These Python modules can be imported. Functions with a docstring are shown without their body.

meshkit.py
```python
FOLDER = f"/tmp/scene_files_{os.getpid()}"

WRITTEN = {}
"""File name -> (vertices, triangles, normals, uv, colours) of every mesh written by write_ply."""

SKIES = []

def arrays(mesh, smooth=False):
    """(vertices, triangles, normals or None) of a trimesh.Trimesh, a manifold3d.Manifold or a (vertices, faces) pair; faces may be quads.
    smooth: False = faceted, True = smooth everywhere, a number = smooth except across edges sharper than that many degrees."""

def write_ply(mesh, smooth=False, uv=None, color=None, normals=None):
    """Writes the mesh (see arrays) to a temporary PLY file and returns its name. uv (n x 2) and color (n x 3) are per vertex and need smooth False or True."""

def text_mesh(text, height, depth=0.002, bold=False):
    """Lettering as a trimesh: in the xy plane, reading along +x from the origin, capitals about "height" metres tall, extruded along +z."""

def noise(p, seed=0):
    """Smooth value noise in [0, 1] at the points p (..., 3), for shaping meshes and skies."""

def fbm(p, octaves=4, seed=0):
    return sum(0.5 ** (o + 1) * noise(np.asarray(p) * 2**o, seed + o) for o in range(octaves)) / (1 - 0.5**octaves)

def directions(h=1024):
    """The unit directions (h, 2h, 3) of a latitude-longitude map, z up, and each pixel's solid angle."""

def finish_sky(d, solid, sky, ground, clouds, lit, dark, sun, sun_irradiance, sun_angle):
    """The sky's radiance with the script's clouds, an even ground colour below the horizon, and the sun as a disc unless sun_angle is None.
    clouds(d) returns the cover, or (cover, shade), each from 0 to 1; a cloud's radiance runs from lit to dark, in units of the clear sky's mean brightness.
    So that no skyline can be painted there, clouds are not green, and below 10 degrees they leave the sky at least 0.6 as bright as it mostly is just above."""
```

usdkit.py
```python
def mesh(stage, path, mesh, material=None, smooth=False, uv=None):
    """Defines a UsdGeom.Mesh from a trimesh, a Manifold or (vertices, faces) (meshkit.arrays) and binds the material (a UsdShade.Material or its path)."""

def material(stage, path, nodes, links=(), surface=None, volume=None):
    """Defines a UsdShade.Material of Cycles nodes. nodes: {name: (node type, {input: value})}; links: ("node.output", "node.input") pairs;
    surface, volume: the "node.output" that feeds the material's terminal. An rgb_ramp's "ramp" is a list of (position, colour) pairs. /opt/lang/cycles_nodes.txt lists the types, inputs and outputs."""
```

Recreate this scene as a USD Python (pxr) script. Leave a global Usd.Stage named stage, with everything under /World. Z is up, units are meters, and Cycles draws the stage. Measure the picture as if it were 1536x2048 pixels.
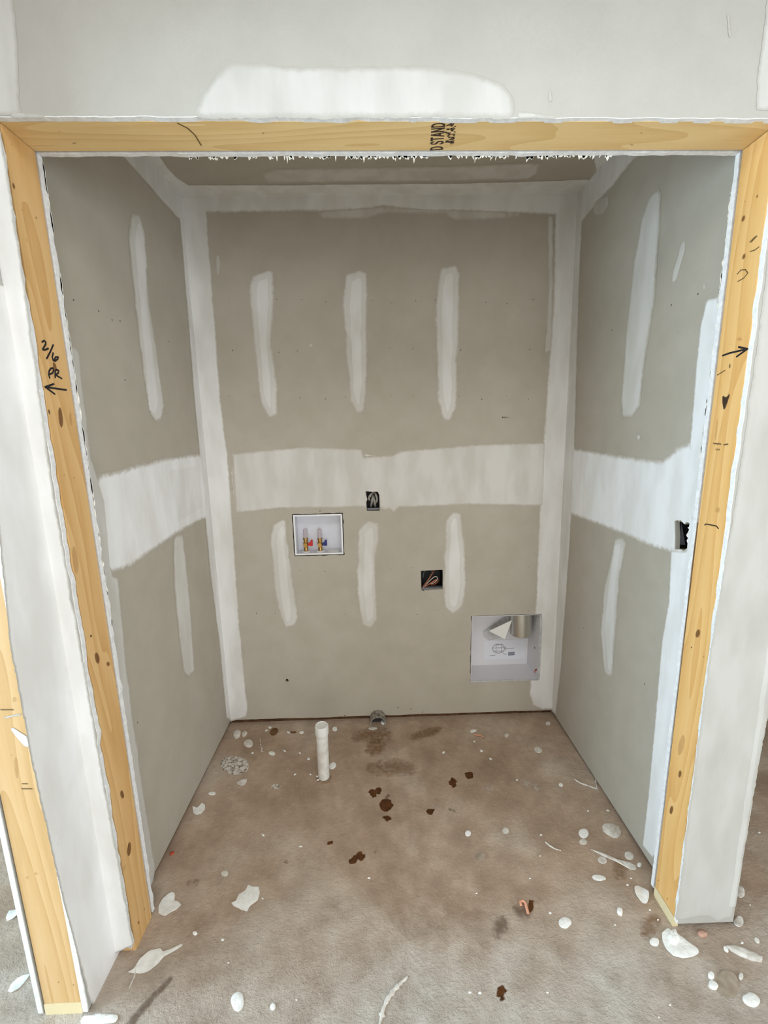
import math, random, numpy as np, trimesh, shapely, usdkit, meshkit
from shapely.geometry import Polygon, LineString, Point, box as sbox
from shapely.ops import unary_union
from scipy.spatial import Delaunay
from pxr import Usd, UsdGeom, UsdLux, UsdShade, Gf, Sdf, Vt

stage = Usd.Stage.CreateInMemory()
UsdGeom.SetStageUpAxis(stage, 'Z'); UsdGeom.SetStageMetersPerUnit(stage, 1.0)
UsdGeom.Xform.Define(stage, '/World'); UsdGeom.Scope.Define(stage, '/World/Looks')
rng = random.Random(7); nrng = np.random.default_rng(7)

# ------------------------------------------------------------------ camera
W, H = 1536, 2048
CAM = np.array([-0.0659, -0.9872, 1.4510]); PITCH, YAW, ROLL, FPX = 0.1792, -0.0202, -0.0198, 841.77
EXPOSURE = -0.36
def basis():
    cp, sp, cy, sy, cr, sr = math.cos(PITCH), math.sin(PITCH), math.cos(YAW), math.sin(YAW), math.cos(ROLL), math.sin(ROLL)
    f, u, x = np.array([0, cp, -sp]), np.array([0, sp, cp]), np.array([1., 0, 0])
    x, u = cr * x + sr * u, -sr * x + cr * u
    Z = np.array([[cy, -sy, 0], [sy, cy, 0], [0, 0, 1]])
    return Z @ x, Z @ u, Z @ f
CX, CU, CF = basis()
cam = UsdGeom.Camera.Define(stage, '/World/camera')
m4 = np.eye(4); m4[0, :3], m4[1, :3], m4[2, :3], m4[3, :3] = CX, CU, -CF, CAM
cam.AddTransformOp().Set(Gf.Matrix4d(m4.tolist()))
cam.CreateHorizontalApertureAttr(36.0); cam.CreateVerticalApertureAttr(48.0)
cam.CreateFocalLengthAttr(36.0 * FPX / W); cam.CreateClippingRangeAttr(Gf.Vec2f(0.05, 60)); cam.CreateExposureAttr(EXPOSURE)

# ------------------------------------------------------------------ daylight through the windows of the outer rooms
def window_light(name, pos, look, w, h, color, power):
    l = UsdLux.RectLight.Define(stage, '/World/' + name)
    z = -np.asarray(look, float); z /= np.linalg.norm(z); x = np.cross([0, 0, 1.], z); x /= np.linalg.norm(x); y = np.cross(z, x)
    m = np.eye(4); m[0, :3], m[1, :3], m[2, :3], m[3, :3] = x, y, z, pos
    l.AddTransformOp().Set(Gf.Matrix4d(m.tolist())); l.CreateWidthAttr(w); l.CreateHeightAttr(h)
    l.CreateColorAttr(Gf.Vec3f(*color)); l.CreateIntensityAttr(power)
ROOM = dict(x0=-3.4, x1=3.4, y0=-4.2, y1=2.8)
window_light('daylight_rear', (0.55, -4.25, 1.25), (0, 1, 0), 2.6, 2.0, (0.96, 0.985, 1.0), 6.2)
window_light('daylight_left', (-3.45, -1.0, 1.15), (1, 0, 0), 1.8, 2.0, (0.62, 0.83, 1.0), 25.0)
window_light('daylight_right', (3.45, -2.1, 1.2), (-1, 0, 0), 2.0, 1.8, (0.80, 0.91, 1.0), 9.5)
window_light('daylight_roof', (0.15, -1.0, 2.52), (0, 0.0001, -1), 1.6, 1.0, (0.98, 0.99, 1.0), 5.5)

# ------------------------------------------------------------------ helpers
def lin(r, g, b):
    c = np.array([r, g, b]) / 255.0
    return tuple(np.where(c <= 0.04045, c / 12.92, ((c + 0.055) / 1.055) ** 2.4))
used = {}
def numbered(path):
    n = used.get(path, 0); used[path] = n + 1
    return path if n == 0 else f'{path}_{n:03d}'
def prim_path(name, parent): return numbered((str(parent.GetPath()) if parent else '/World') + '/' + name)
def tag(p, label=None, cat=None, group=None, kind=None):
    for k, v in (('label', label), ('category', cat), ('group', group), ('kind', kind)):
        if v: p.SetCustomDataByKey(k, v)
    return p
def obj(name, mesh, mat, parent=None, smooth=False, label=None, cat=None, group=None, kind=None, cover=None, at=None):
    if at is not None:
        v, f, _ = meshkit.arrays(mesh); mesh = trimesh.Trimesh(v - np.asarray(at), f, process=False)
    g = usdkit.mesh(stage, prim_path(name, parent), mesh, M[mat], smooth=smooth)
    if at is not None: UsdGeom.Xformable(g).AddTranslateOp().Set(Gf.Vec3d(*map(float, at)))
    if cover is not None: UsdGeom.PrimvarsAPI(g).CreatePrimvar('cover', Sdf.ValueTypeNames.FloatArray, 'vertex').Set(Vt.FloatArray.FromNumpy(np.asarray(cover, np.float32)))
    return tag(g.GetPrim(), label, cat, group, kind)
def group_of(name, label=None, cat=None, grp=None, kind=None, parent=None):
    x = UsdGeom.Xform.Define(stage, prim_path(name, parent))
    return tag(x.GetPrim(), label, cat, grp, kind)
def bx(x0, x1, y0, y1, z0, z1):
    m = trimesh.creation.box([x1 - x0, y1 - y0, z1 - z0]); m.apply_translation([(x0 + x1) / 2, (y0 + y1) / 2, (z0 + z1) / 2]); return m
def cat_(*ms): return trimesh.util.concatenate(list(ms))
def tube(pts, r, n=10, caps=True):
    pts = np.asarray(pts, float); d = np.gradient(pts, axis=0); d /= np.linalg.norm(d, axis=1)[:, None]
    ref = np.array([0, 0, 1.]) if abs(d[0][2]) < .9 else np.array([1., 0, 0])
    v, f = [], []
    rr = np.broadcast_to(r, len(pts))
    for i, p in enumerate(pts):
        a = np.cross(d[i], ref); a /= np.linalg.norm(a); b = np.cross(d[i], a)
        for k in range(n):
            t = 2 * math.pi * k / n; v.append(p + rr[i] * (a * math.cos(t) + b * math.sin(t)))
    for i in range(len(pts) - 1):
        for k in range(n):
            p, q = i * n + k, i * n + (k + 1) % n
            f += [[p, p + n, q], [q, p + n, q + n]]
    if caps:
        v += [pts[0], pts[-1]]; c0, c1 = len(v) - 2, len(v) - 1
        for k in range(n):
            f += [[c0, k, (k + 1) % n], [c1, (len(pts) - 1) * n + (k + 1) % n, (len(pts) - 1) * n + k]]
    m = trimesh.Trimesh(v, f, process=False); m.fix_normals(); return m
def lathe(profile, n=24, axis='z', at=(0, 0, 0)):
    m = trimesh.creation.revolve(np.asarray(profile, float), sections=n)
    if axis == 'x': m.apply_transform(trimesh.transformations.rotation_matrix(math.pi / 2, [0, 1, 0]))
    if axis == 'y': m.apply_transform(trimesh.transformations.rotation_matrix(-math.pi / 2, [1, 0, 0]))
    m.apply_translation(at); return m
class Plane:
    """a flat face of the building: O + u*U + v*V, N towards the viewer's side"""
    def __init__(s, O, U, V, N):
        s.O = np.array(O, float); s.U = np.array(U, float) / np.linalg.norm(U); s.V = np.array(V, float) / np.linalg.norm(V)
        n = np.cross(s.U, s.V); n /= np.linalg.norm(n); s.N = n if n @ np.array(N, float) > 0 else -n
    def snap(s, uv):
        uv = np.array(uv, float)
        for ax, val, sign in getattr(s, 'corners', ()):
            v = val(uv) if callable(val) else val
            k = sign * (uv[:, ax] - v) > -.030; uv[k, ax] = (v[k] if np.ndim(v) else v) + sign * .03
        return uv
    def px(s, pts):
        pts = np.atleast_2d(np.asarray(pts, float)); d = CF + np.outer((pts[:, 0] - W / 2) / FPX, CX) - np.outer((pts[:, 1] - H / 2) / FPX, CU)
        P = CAM + d * (((s.O - CAM) @ s.N) / (d @ s.N))[:, None] - s.O
        return np.stack([P @ s.U, P @ s.V], 1)
    def to3(s, uv, h=0.0):
        uv = np.atleast_2d(uv); return s.O + np.outer(uv[:, 0], s.U) + np.outer(uv[:, 1], s.V) + np.outer(np.broadcast_to(h, len(uv)), s.N)
    def slab(s, poly, t, h=0.0):
        """a shapely polygon in (u, v) as a slab: front face at h, thickness t behind it"""
        ms = []
        for g in getattr(poly, 'geoms', [poly]):
            if g.area < 1e-9: continue
            m = trimesh.creation.extrude_polygon(g, t, engine='earcut')
            v = s.O + np.outer(m.vertices[:, 0], s.U) + np.outer(m.vertices[:, 1], s.V) + np.outer(m.vertices[:, 2] - t + h, s.N)
            q = trimesh.Trimesh(v, m.faces, process=False)
            if q.volume < 0: q.invert()
            ms.append(q)
        return cat_(*ms)
def ragged(p0, p1, amp, step=0.012, seed=0):
    p0, p1 = np.array(p0, float), np.array(p1, float); L = np.linalg.norm(p1 - p0); n = max(2, int(L / step)); t = np.linspace(0, 1, n)
    d = (p1 - p0) / L; nn = np.array([-d[1], d[0]]); r = np.random.default_rng(seed)
    off = np.convolve(r.normal(0, 1, n + 4), [.25, .5, 1, .5, .25], 'same')[2:-2] * amp * .6; off[[0, -1]] = 0
    return [tuple(p0 + d * L * a + nn * o) for a, o in zip(t, off)]
def smooth_ring(pts, step, wob, seed, sharp=False):
    """resample a ring of (u, v) corners by a closed spline-like rounding, with a little hand-made wobble"""
    pg = Polygon(pts).buffer(0)
    if not sharp:
        r = step * 1.2; pg = pg.buffer(-r).buffer(2 * r).buffer(-r) if pg.buffer(-r).area > 0 else pg
    if pg.geom_type != 'Polygon': pg = max(pg.geoms, key=lambda g: g.area)
    n = max(12, int(pg.exterior.length / step)); P = np.array([pg.exterior.interpolate(i / n, True).coords[0] for i in range(n)])
    if wob:
        q = np.c_[P / (step * 6), np.full(n, seed * 3.7)]; a = meshkit.fbm(q, 3, seed) - .5; b = meshkit.fbm(q + 40, 3, seed + 9) - .5
        P = P + np.stack([a, b], 1) * 2 * wob
    return P
PATCH = [0]
def patch(name, plane, pts, mat, parent, feather=0.012, height=0.0008, wob=0.004, step=0.009, grid=0.014, label=None, px=True, kind=None, sharp=False, base=0.0003, outer=None, cut=None):
    """a thin spread coat (joint compound, stain, ink) lying on a plane, feathered to nothing at its border"""
    PATCH[0] += 1
    uv = plane.snap(plane.px(pts) if px else np.asarray(pts, float))
    ring = smooth_ring(uv, step, wob, PATCH[0], sharp); pg = Polygon(ring).buffer(0)
    if pg.geom_type != 'Polygon': pg = max(pg.geoms, key=lambda g: g.area)
    parts = [np.array(pg.exterior.coords)[:-1]]
    if cut is not None and cut.intersects(pg):
        pg = pg.difference(cut)
        if pg.geom_type != 'Polygon': pg = max(pg.geoms, key=lambda g: g.area)
        for c_ in getattr(cut, 'geoms', [cut]):
            q = np.array([c_.exterior.interpolate(d_).coords[0] for d_ in np.arange(0, c_.exterior.length, .0025)]); parts.append(q[shapely.contains_xy(pg.buffer(.001), q[:, 0], q[:, 1])])
    x0, y0, x1, y1 = pg.bounds; gx, gy = np.meshgrid(np.arange(x0, x1, grid), np.arange(y0, y1, grid)); G = np.c_[gx.ravel(), gy.ravel()]
    inner = pg.buffer(-grid * .4); G = G[shapely.contains_xy(inner, G[:, 0], G[:, 1])] if not inner.is_empty else G[:0]
    for frac in (.35, .8):
        b = pg.buffer(-feather * frac)
        for g in getattr(b, 'geoms', [b]):
            if not g.is_empty and g.exterior.length > step * 3:
                k = max(6, int(g.exterior.length / step)); parts.append(np.array([g.exterior.interpolate(i / k, True).coords[0] for i in range(k)]))
    P = np.vstack(parts + [G]); tri = Delaunay(P).simplices; c = P[tri].mean(1); tri = tri[shapely.contains_xy(pg, c[:, 0], c[:, 1])]
    use = np.unique(tri); re_ = np.zeros(len(P), int); re_[use] = np.arange(len(use)); P = P[use]; tri = re_[tri]
    d = shapely.distance(pg.exterior if outer is None else outer.exterior, shapely.points(P))
    if outer is not None: d = np.where(shapely.contains_xy(outer, P[:, 0], P[:, 1]), d, 0)
    cov = np.clip(d / feather, 0, 1)
    v = plane.to3(P, base + (PATCH[0] % 7) * 0.00004 + height * cov * (2 - cov))
    f = tri.copy(); nrm = np.cross(v[f[:, 1]] - v[f[:, 0]], v[f[:, 2]] - v[f[:, 0]]) @ plane.N; f[nrm < 0] = f[nrm < 0][:, ::-1]
    return obj(name, (v, f), mat, parent, smooth=True, label=label, cover=cov, kind=kind)
def stroke(name, plane, lines, width, mat, parent, label=None, px=True):
    g = unary_union([LineString(plane.px(l) if px else l).buffer(width / 2, 4) for l in lines])
    return obj(name, plane.slab(g, 0.0004, 0.0007), mat, parent, label=label)

# ------------------------------------------------------------------ materials
M = {}
def mat(name, nodes, links, surface='p.BSDF'): M[name] = usdkit.material(stage, '/World/Looks/' + name, nodes, links, surface=surface)
def plain(name, col, rough=.6, metal=0.0, **kw): mat(name, {'p': ('principled_bsdf', dict(base_color=col, roughness=rough, metallic=metal, **kw))}, [])
def mottled(name, c0, c1, scale, rough=.85, bump=0.0, bscale=400, lo=.35, hi=.65, extra=None, spec=.3):
    n = {'g': ('geometry', {}), 'n': ('noise_texture', {'scale': scale, 'detail': 5.0, 'roughness': .6}), 'r': ('rgb_ramp', {'ramp': [(lo, c0), (hi, c1)]}),
         'p': ('principled_bsdf', {'roughness': rough, 'specular_ior_level': spec})}
    l = [('g.position', 'n.vector'), ('n.fac', 'r.fac'), ('r.color', 'p.base_color')]
    if bump:
        n |= {'b': ('noise_texture', {'scale': bscale, 'detail': 3.0}), 'bm': ('bump', {'strength': bump, 'distance': .002})}
        l += [('g.position', 'b.vector'), ('b.fac', 'bm.height'), ('bm.normal', 'p.normal')]
    mat(name, n, l)
PAPER = (lin(179, 171, 156), lin(185, 177, 163))
mottled('drywall_paper', *PAPER, 9.0, .9, .12, 700, spec=.2)
mottled('drywall_paper_hall', lin(177, 174, 166), lin(183, 180, 172), 6.0, .9, .12, 700, spec=.2)
mottled('gypsum_edge', lin(222, 221, 220), lin(240, 239, 237), 90.0, .95, .25, 260, spec=.1)
mottled('torn_paper', lin(225, 220, 205), lin(240, 236, 226), 90.0, .9)
mottled('plaster', lin(230, 228, 221), lin(246, 245, 240), 60.0, .85, .4, 240)
mottled('plaster_dusty', lin(196, 187, 174), lin(228, 223, 214), 55.0, .9, .5, 240)
mottled('plaster_mottled', lin(128, 112, 96), lin(214, 208, 198), 75.0, .9, .6, 240, lo=.38, hi=.56)
mottled('paper_disc', lin(150, 134, 116), lin(172, 158, 140), 40.0, .85)
def mixc(a, b, t): return tuple(np.array(a) * (1 - t) + np.array(b) * t)
def coat(name, low, c0, c1, gain=1.0, fine=55.0):
    """an opaque skim whose colour runs from what shows through at its thin border (low) to its full tone"""
    mat(name, {'g': ('geometry', {}), 'a': ('attribute', {'attribute': 'cover'}), 'n': ('noise_texture', {'scale': fine, 'detail': 4.0, 'roughness': .6}),
        'c': ('math', {'math_type': 'multiply_add', 'value2': .7, 'value3': -.35}), 'd': ('math', {'math_type': 'add'}),
        'm': ('map_range', {'range_type': 'smoothstep', 'from_min': .10, 'from_max': .75, 'to_min': 0.0, 'to_max': gain, 'clamp': True}),
        'mp': ('mapping', {'mapping_type': 'point', 'scale': (7.0, 7.0, 2.2)}), 'ln': ('noise_texture', {'scale': 2.0, 'detail': 4.0}), 'r': ('rgb_ramp', {'ramp': [(.36, c0), (.62, c1)]}),
        'lown': ('noise_texture', {'scale': 9.0, 'detail': 5.0, 'roughness': .6}), 'lowr': ('rgb_ramp', {'ramp': [(.35, low[0]), (.65, low[1])]}), 'mx': ('mix_color', {}),
        'al': ('map_range', {'range_type': 'linear', 'from_min': .05, 'from_max': .055, 'to_min': 0.0, 'to_max': 1.0, 'clamp': True}), 'p': ('principled_bsdf', {'roughness': .9, 'specular_ior_level': .2})},
        [('g.position', 'n.vector'), ('n.fac', 'c.value1'), ('a.fac', 'd.value1'), ('c.value', 'd.value2'), ('d.value', 'm.value'), ('g.position', 'mp.vector'), ('mp.vector', 'ln.vector'), ('ln.fac', 'r.fac'),
         ('g.position', 'lown.vector'), ('lown.fac', 'lowr.fac'), ('lowr.color', 'mx.a'), ('r.color', 'mx.b'), ('m.result', 'mx.fac'), ('d.value', 'al.value'), ('al.result', 'p.alpha'), ('mx.result', 'p.base_color')])
def grain(name, c0, c1, opacity, scale=1100.0, soft=.10, rough=.85):
    """a stain or dust that covers its ground in fine grains, fewer towards the border"""
    mat(name, {'g': ('geometry', {}), 'a': ('attribute', {'attribute': 'cover'}), 'n': ('noise_texture', {'scale': scale, 'detail': 2.0, 'roughness': .6}), 'l': ('noise_texture', {'scale': min(60.0, scale / 9), 'detail': 4.0}),
        'lm': ('math', {'math_type': 'multiply_add', 'value2': .6, 'value3': -.3}), 'x': ('math', {'math_type': 'multiply_add', 'value2': opacity, 'value3': 0.0}), 'y': ('math', {'math_type': 'add'}), 'z': ('math', {'math_type': 'subtract'}),
        'm': ('map_range', {'from_min': -.30 - soft, 'from_max': -.30 + soft, 'to_min': 0.0, 'to_max': 1.0, 'clamp': True}), 'gate': ('map_range', {'from_min': .0, 'from_max': .12, 'to_min': 0.0, 'to_max': 1.0, 'clamp': True}), 'o': ('math', {'math_type': 'multiply'}),
        'r': ('rgb_ramp', {'ramp': [(.35, c0), (.65, c1)]}), 'p': ('principled_bsdf', {'roughness': rough, 'specular_ior_level': .3})},
        [('g.position', 'n.vector'), ('g.position', 'l.vector'), ('a.fac', 'x.value1'), ('l.fac', 'lm.value1'), ('x.value', 'y.value1'), ('lm.value', 'y.value2'), ('y.value', 'z.value1'), ('n.fac', 'z.value2'), ('z.value', 'm.value'),
         ('a.fac', 'gate.value'), ('m.result', 'o.value1'), ('gate.result', 'o.value2'), ('o.value', 'p.alpha'), ('l.fac', 'r.fac'), ('r.color', 'p.base_color')])
MUD0, MUD1 = lin(234, 232, 229), lin(243, 242, 241)
PH = (lin(177, 174, 166), lin(183, 180, 172))
tone = lambda t, P=PAPER: (mixc(P[0], MUD0, t - .04), mixc(P[1], MUD1, min(1, t + .04)))
coat('mud', PAPER, *tone(.70)); coat('mud_bright', PAPER, *tone(.95)); coat('mud_wash', PAPER, *tone(.46)); coat('mud_thin', PAPER, *tone(.32)); coat('mud_faint', PAPER, *tone(.2))
coat('mud_core', tone(.46), *tone(.64)); coat('mud_over', tone(.5), *tone(1.0)); coat('mud_on_mud', tone(.95), *tone(.84))
coat('mud_hall', PH, *tone(.27, PH)); coat('mud_return', PH, *tone(.85, PH)); coat('mud_hall_thin', PH, *tone(.10, PH))
grain('stain_brown', lin(66, 36, 10), lin(100, 58, 20), 1.15, 420.0, .2, .6)
grain('stain_rust', lin(120, 86, 50), lin(136, 100, 62), .18, soft=.22)
grain('stain_faint', lin(104, 86, 70), lin(120, 100, 82), .24, soft=.2)
grain('dust_pale', lin(196, 186, 172), lin(208, 200, 188), .15)
def knotty(name, c0, c1, op):
    mat(name, {'g': ('geometry', {}), 'a': ('attribute', {'attribute': 'cover'}), 'n': ('noise_texture', {'scale': 220.0, 'detail': 3.0}), 'c': ('math', {'math_type': 'multiply_add', 'value2': .5, 'value3': -.25}), 'd': ('math', {'math_type': 'add'}),
        'm': ('map_range', {'range_type': 'smoothstep', 'from_min': .05, 'from_max': 1.0, 'to_min': 0.0, 'to_max': op, 'clamp': True}), 'r': ('rgb_ramp', {'ramp': [(.35, c0), (.65, c1)]}), 'p': ('principled_bsdf', {'roughness': .6})},
        [('g.position', 'n.vector'), ('n.fac', 'c.value1'), ('a.fac', 'd.value1'), ('c.value', 'd.value2'), ('d.value', 'm.value'), ('m.result', 'p.alpha'), ('n.fac', 'r.fac'), ('r.color', 'p.base_color')])
knotty('knot_dark', lin(112, 72, 34), lin(138, 92, 48), .75); knotty('knot_light', lin(190, 144, 86), lin(176, 130, 74), .25); knotty('knot_black', lin(40, 26, 16), lin(66, 42, 24), .9)
plain('ink', lin(26, 22, 24), .6); plain('pencil', lin(110, 86, 48), .7); plain('stamp_ink', lin(58, 40, 26), .7)
def wood(name, axis, cols, seed):
    sc = {'x': (1.3, 22., 22.), 'y': (22., 1.3, 22.), 'z': (22., 22., 1.3)}[axis]; lo = {'x': (.55, 5., 5.), 'y': (5., .55, 5.), 'z': (5., 5., .55)}[axis]
    n = {'g': ('geometry', {}), 'm1': ('mapping', {'mapping_type': 'point', 'scale': sc, 'location': (seed, seed * .7, seed * .3)}), 'm2': ('mapping', {'mapping_type': 'point', 'scale': lo, 'location': (seed * .4, seed, seed * .9)}),
         'fib': ('noise_texture', {'scale': 5.0, 'detail': 5.0, 'roughness': .65}), 'ring': ('noise_texture', {'scale': 1.6, 'detail': 1.5, 'roughness': .4}),
         'k': ('math', {'math_type': 'multiply', 'value2': 13.0}), 'fr': ('math', {'math_type': 'fraction'}),
         'w': ('math', {'math_type': 'multiply', 'value2': .55}), 'f2': ('math', {'math_type': 'multiply', 'value2': .6}), 's': ('math', {'math_type': 'add'}),
         'r': ('rgb_ramp', {'ramp': [(.2, cols[0]), (.55, cols[1]), (.9, cols[2])]}), 'b': ('bump', {'strength': .25, 'distance': .001}), 'p': ('principled_bsdf', {'roughness': .62, 'specular_ior_level': .35})}
    l = [('g.position', 'm1.vector'), ('g.position', 'm2.vector'), ('m1.vector', 'fib.vector'), ('m2.vector', 'ring.vector'), ('ring.fac', 'k.value1'), ('k.value', 'fr.value1'),
         ('fr.value', 'w.value1'), ('fib.fac', 'f2.value1'), ('w.value', 's.value1'), ('f2.value', 's.value2'), ('s.value', 'r.fac'), ('r.color', 'p.base_color'), ('fib.fac', 'b.height'), ('b.normal', 'p.normal')]
    mat(name, n, l)
wood('pine_left', 'z', (lin(224, 186, 130), lin(218, 176, 118), lin(206, 160, 100)), 3.1)
wood('pine_right', 'z', (lin(234, 190, 126), lin(228, 181, 114), lin(216, 164, 96)), 8.3)
wood('pine_header', 'x', (lin(236, 205, 148), lin(231, 197, 138), lin(220, 182, 122)), 5.7)
wood('pine_post', 'z', (lin(220, 184, 134), lin(214, 175, 122), lin(201, 160, 104)), 12.9)
plain('plate_end', lin(226, 208, 166), .75)
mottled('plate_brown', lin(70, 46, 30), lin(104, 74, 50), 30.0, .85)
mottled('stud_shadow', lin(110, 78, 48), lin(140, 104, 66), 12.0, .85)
# concrete slab: pinkish-brown dirt inside the closet, pale drywall dust trodden in front of it
mat('concrete', {'g': ('geometry', {}), 'x': ('separate_xyz', {}),
    'n1': ('noise_texture', {'scale': 2.6, 'detail': 6.0, 'roughness': .62}), 'n2': ('noise_texture', {'scale': 11.0, 'detail': 7.0, 'roughness': .68}), 'n3': ('noise_texture', {'scale': 95.0, 'detail': 4.0, 'roughness': .7}),
    'st': ('mapping', {'mapping_type': 'point', 'rotation': (0., 0., .5), 'scale': (1.0, 1.3, 1.0)}), 'n4': ('noise_texture', {'scale': 46.0, 'detail': 6.0, 'roughness': .75}),
    'r1': ('rgb_ramp', {'ramp': [(.32, lin(174, 149, 127)), (.5, lin(200, 176, 154)), (.68, lin(214, 193, 172))]}),
    'r2': ('rgb_ramp', {'ramp': [(.30, lin(96, 84, 74)), (.44, lin(150, 142, 134)), (.56, lin(190, 186, 180)), (.7, lin(222, 218, 212))]}), 'mx': ('mix_color', {'blend_type': 'multiply', 'fac': .42}),
    'ds': ('map_range', {'from_min': .16, 'from_max': -.34, 'to_min': 0.0, 'to_max': 1.0, 'clamp': True}), 'dn': ('math', {'math_type': 'multiply_add', 'value2': 1.7, 'value3': -.85}), 'da': ('math', {'math_type': 'add', 'use_clamp': True}),
    'dm': ('math', {'math_type': 'multiply', 'value2': .80}), 'dust': ('rgb_ramp', {'ramp': [(.30, lin(176, 164, 150)), (.46, lin(206, 197, 185)), (.66, lin(228, 222, 213))]}), 'mx2': ('mix_color', {}),
    'sp': ('rgb_ramp', {'ramp': [(.0, (0, 0, 0)), (.62, (0, 0, 0)), (.70, (1, 1, 1))]}), 'spf': ('math', {'math_type': 'multiply', 'value2': .32}), 'mx3': ('mix_color', {'b': lin(226, 218, 206)}),
    'dk': ('rgb_ramp', {'ramp': [(.30, (1, 1, 1)), (.37, (0, 0, 0)), (1., (0, 0, 0))]}), 'dkf': ('math', {'math_type': 'multiply', 'value2': .4}), 'mx4': ('mix_color', {'b': lin(104, 86, 70)}),
    'h0': ('math', {'math_type': 'multiply_add', 'value2': 1.1, 'value3': .25}), 'h1': ('math', {'math_type': 'add'}), 'h2': ('math', {'math_type': 'multiply'}), 'bm': ('bump', {'strength': .8, 'distance': .011}), 'p': ('principled_bsdf', {'roughness': .9, 'specular_ior_level': .2})},
    [('g.position', 'n1.vector'), ('g.position', 'n2.vector'), ('g.position', 'n3.vector'), ('g.position', 'st.vector'), ('st.vector', 'n4.vector'), ('g.position', 'x.vector'), ('n1.fac', 'r1.fac'), ('n2.fac', 'r2.fac'), ('r1.color', 'mx.a'), ('r2.color', 'mx.b'),
     ('x.y', 'ds.value'), ('n1.fac', 'dn.value1'), ('ds.result', 'da.value1'), ('dn.value', 'da.value2'), ('da.value', 'dm.value1'), ('n2.fac', 'dust.fac'), ('mx.result', 'mx2.a'), ('dust.color', 'mx2.b'), ('dm.value', 'mx2.fac'),
     ('n3.fac', 'sp.fac'), ('sp.color', 'spf.value1'), ('mx2.result', 'mx3.a'), ('spf.value', 'mx3.fac'), ('n4.fac', 'dk.fac'), ('dk.color', 'dkf.value1'), ('dkf.value', 'mx4.fac'), ('mx3.result', 'mx4.a'), ('mx4.result', 'p.base_color'),
     ('n3.fac', 'h1.value1'), ('n4.fac', 'h1.value2'), ('da.value', 'h0.value1'), ('h1.value', 'h2.value1'), ('h0.value', 'h2.value2'), ('h2.value', 'bm.height'), ('bm.normal', 'p.normal')])
plain('pvc_white', lin(226, 224, 218), .35); mottled('pvc_dusty', lin(206, 200, 190), lin(230, 227, 220), 40.0, .5)
plain('box_white', lin(222, 222, 228), .4); plain('box_rim', lin(238, 236, 236), .4)
plain('black_plastic', lin(22, 21, 21), .6); plain('grey_plastic', lin(112, 112, 114), .55); plain('blue_grey_plastic', lin(150, 156, 168), .5)
plain('brass', lin(186, 148, 84), .32, 1.0); plain('copper', lin(190, 112, 76), .35, 1.0); plain('copper_wire', lin(176, 104, 72), .4, .6); plain('pink_wire', lin(226, 162, 130), .5)
plain('red_plastic', lin(196, 24, 26), .4); plain('blue_plastic', lin(24, 30, 110), .4)
plain('clear_tube', lin(214, 200, 204), .15, .0, transmission_weight=.35); plain('cable_sheath', lin(158, 152, 142), .5); plain('wire_brown', lin(120, 74, 52), .45); plain('wire_white', lin(198, 186, 176), .45)
mottled('galvanised', lin(176, 176, 174), lin(204, 204, 204), 30.0, .35); plain('steel_tray', lin(222, 219, 221), .5); plain('duct_metal', lin(206, 204, 196), .22, .85)
plain('film', lin(240, 236, 230), .25); plain('label_white', lin(226, 226, 232), .6); plain('print_grey', lin(160, 156, 158), .7); plain('print_blue', lin(140, 142, 154), .7)
mottled('conduit_muddy', lin(96, 90, 82), lin(172, 164, 152), 60.0, .8, .4, 200); plain('dark_void', lin(52, 46, 44), .9)
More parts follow.
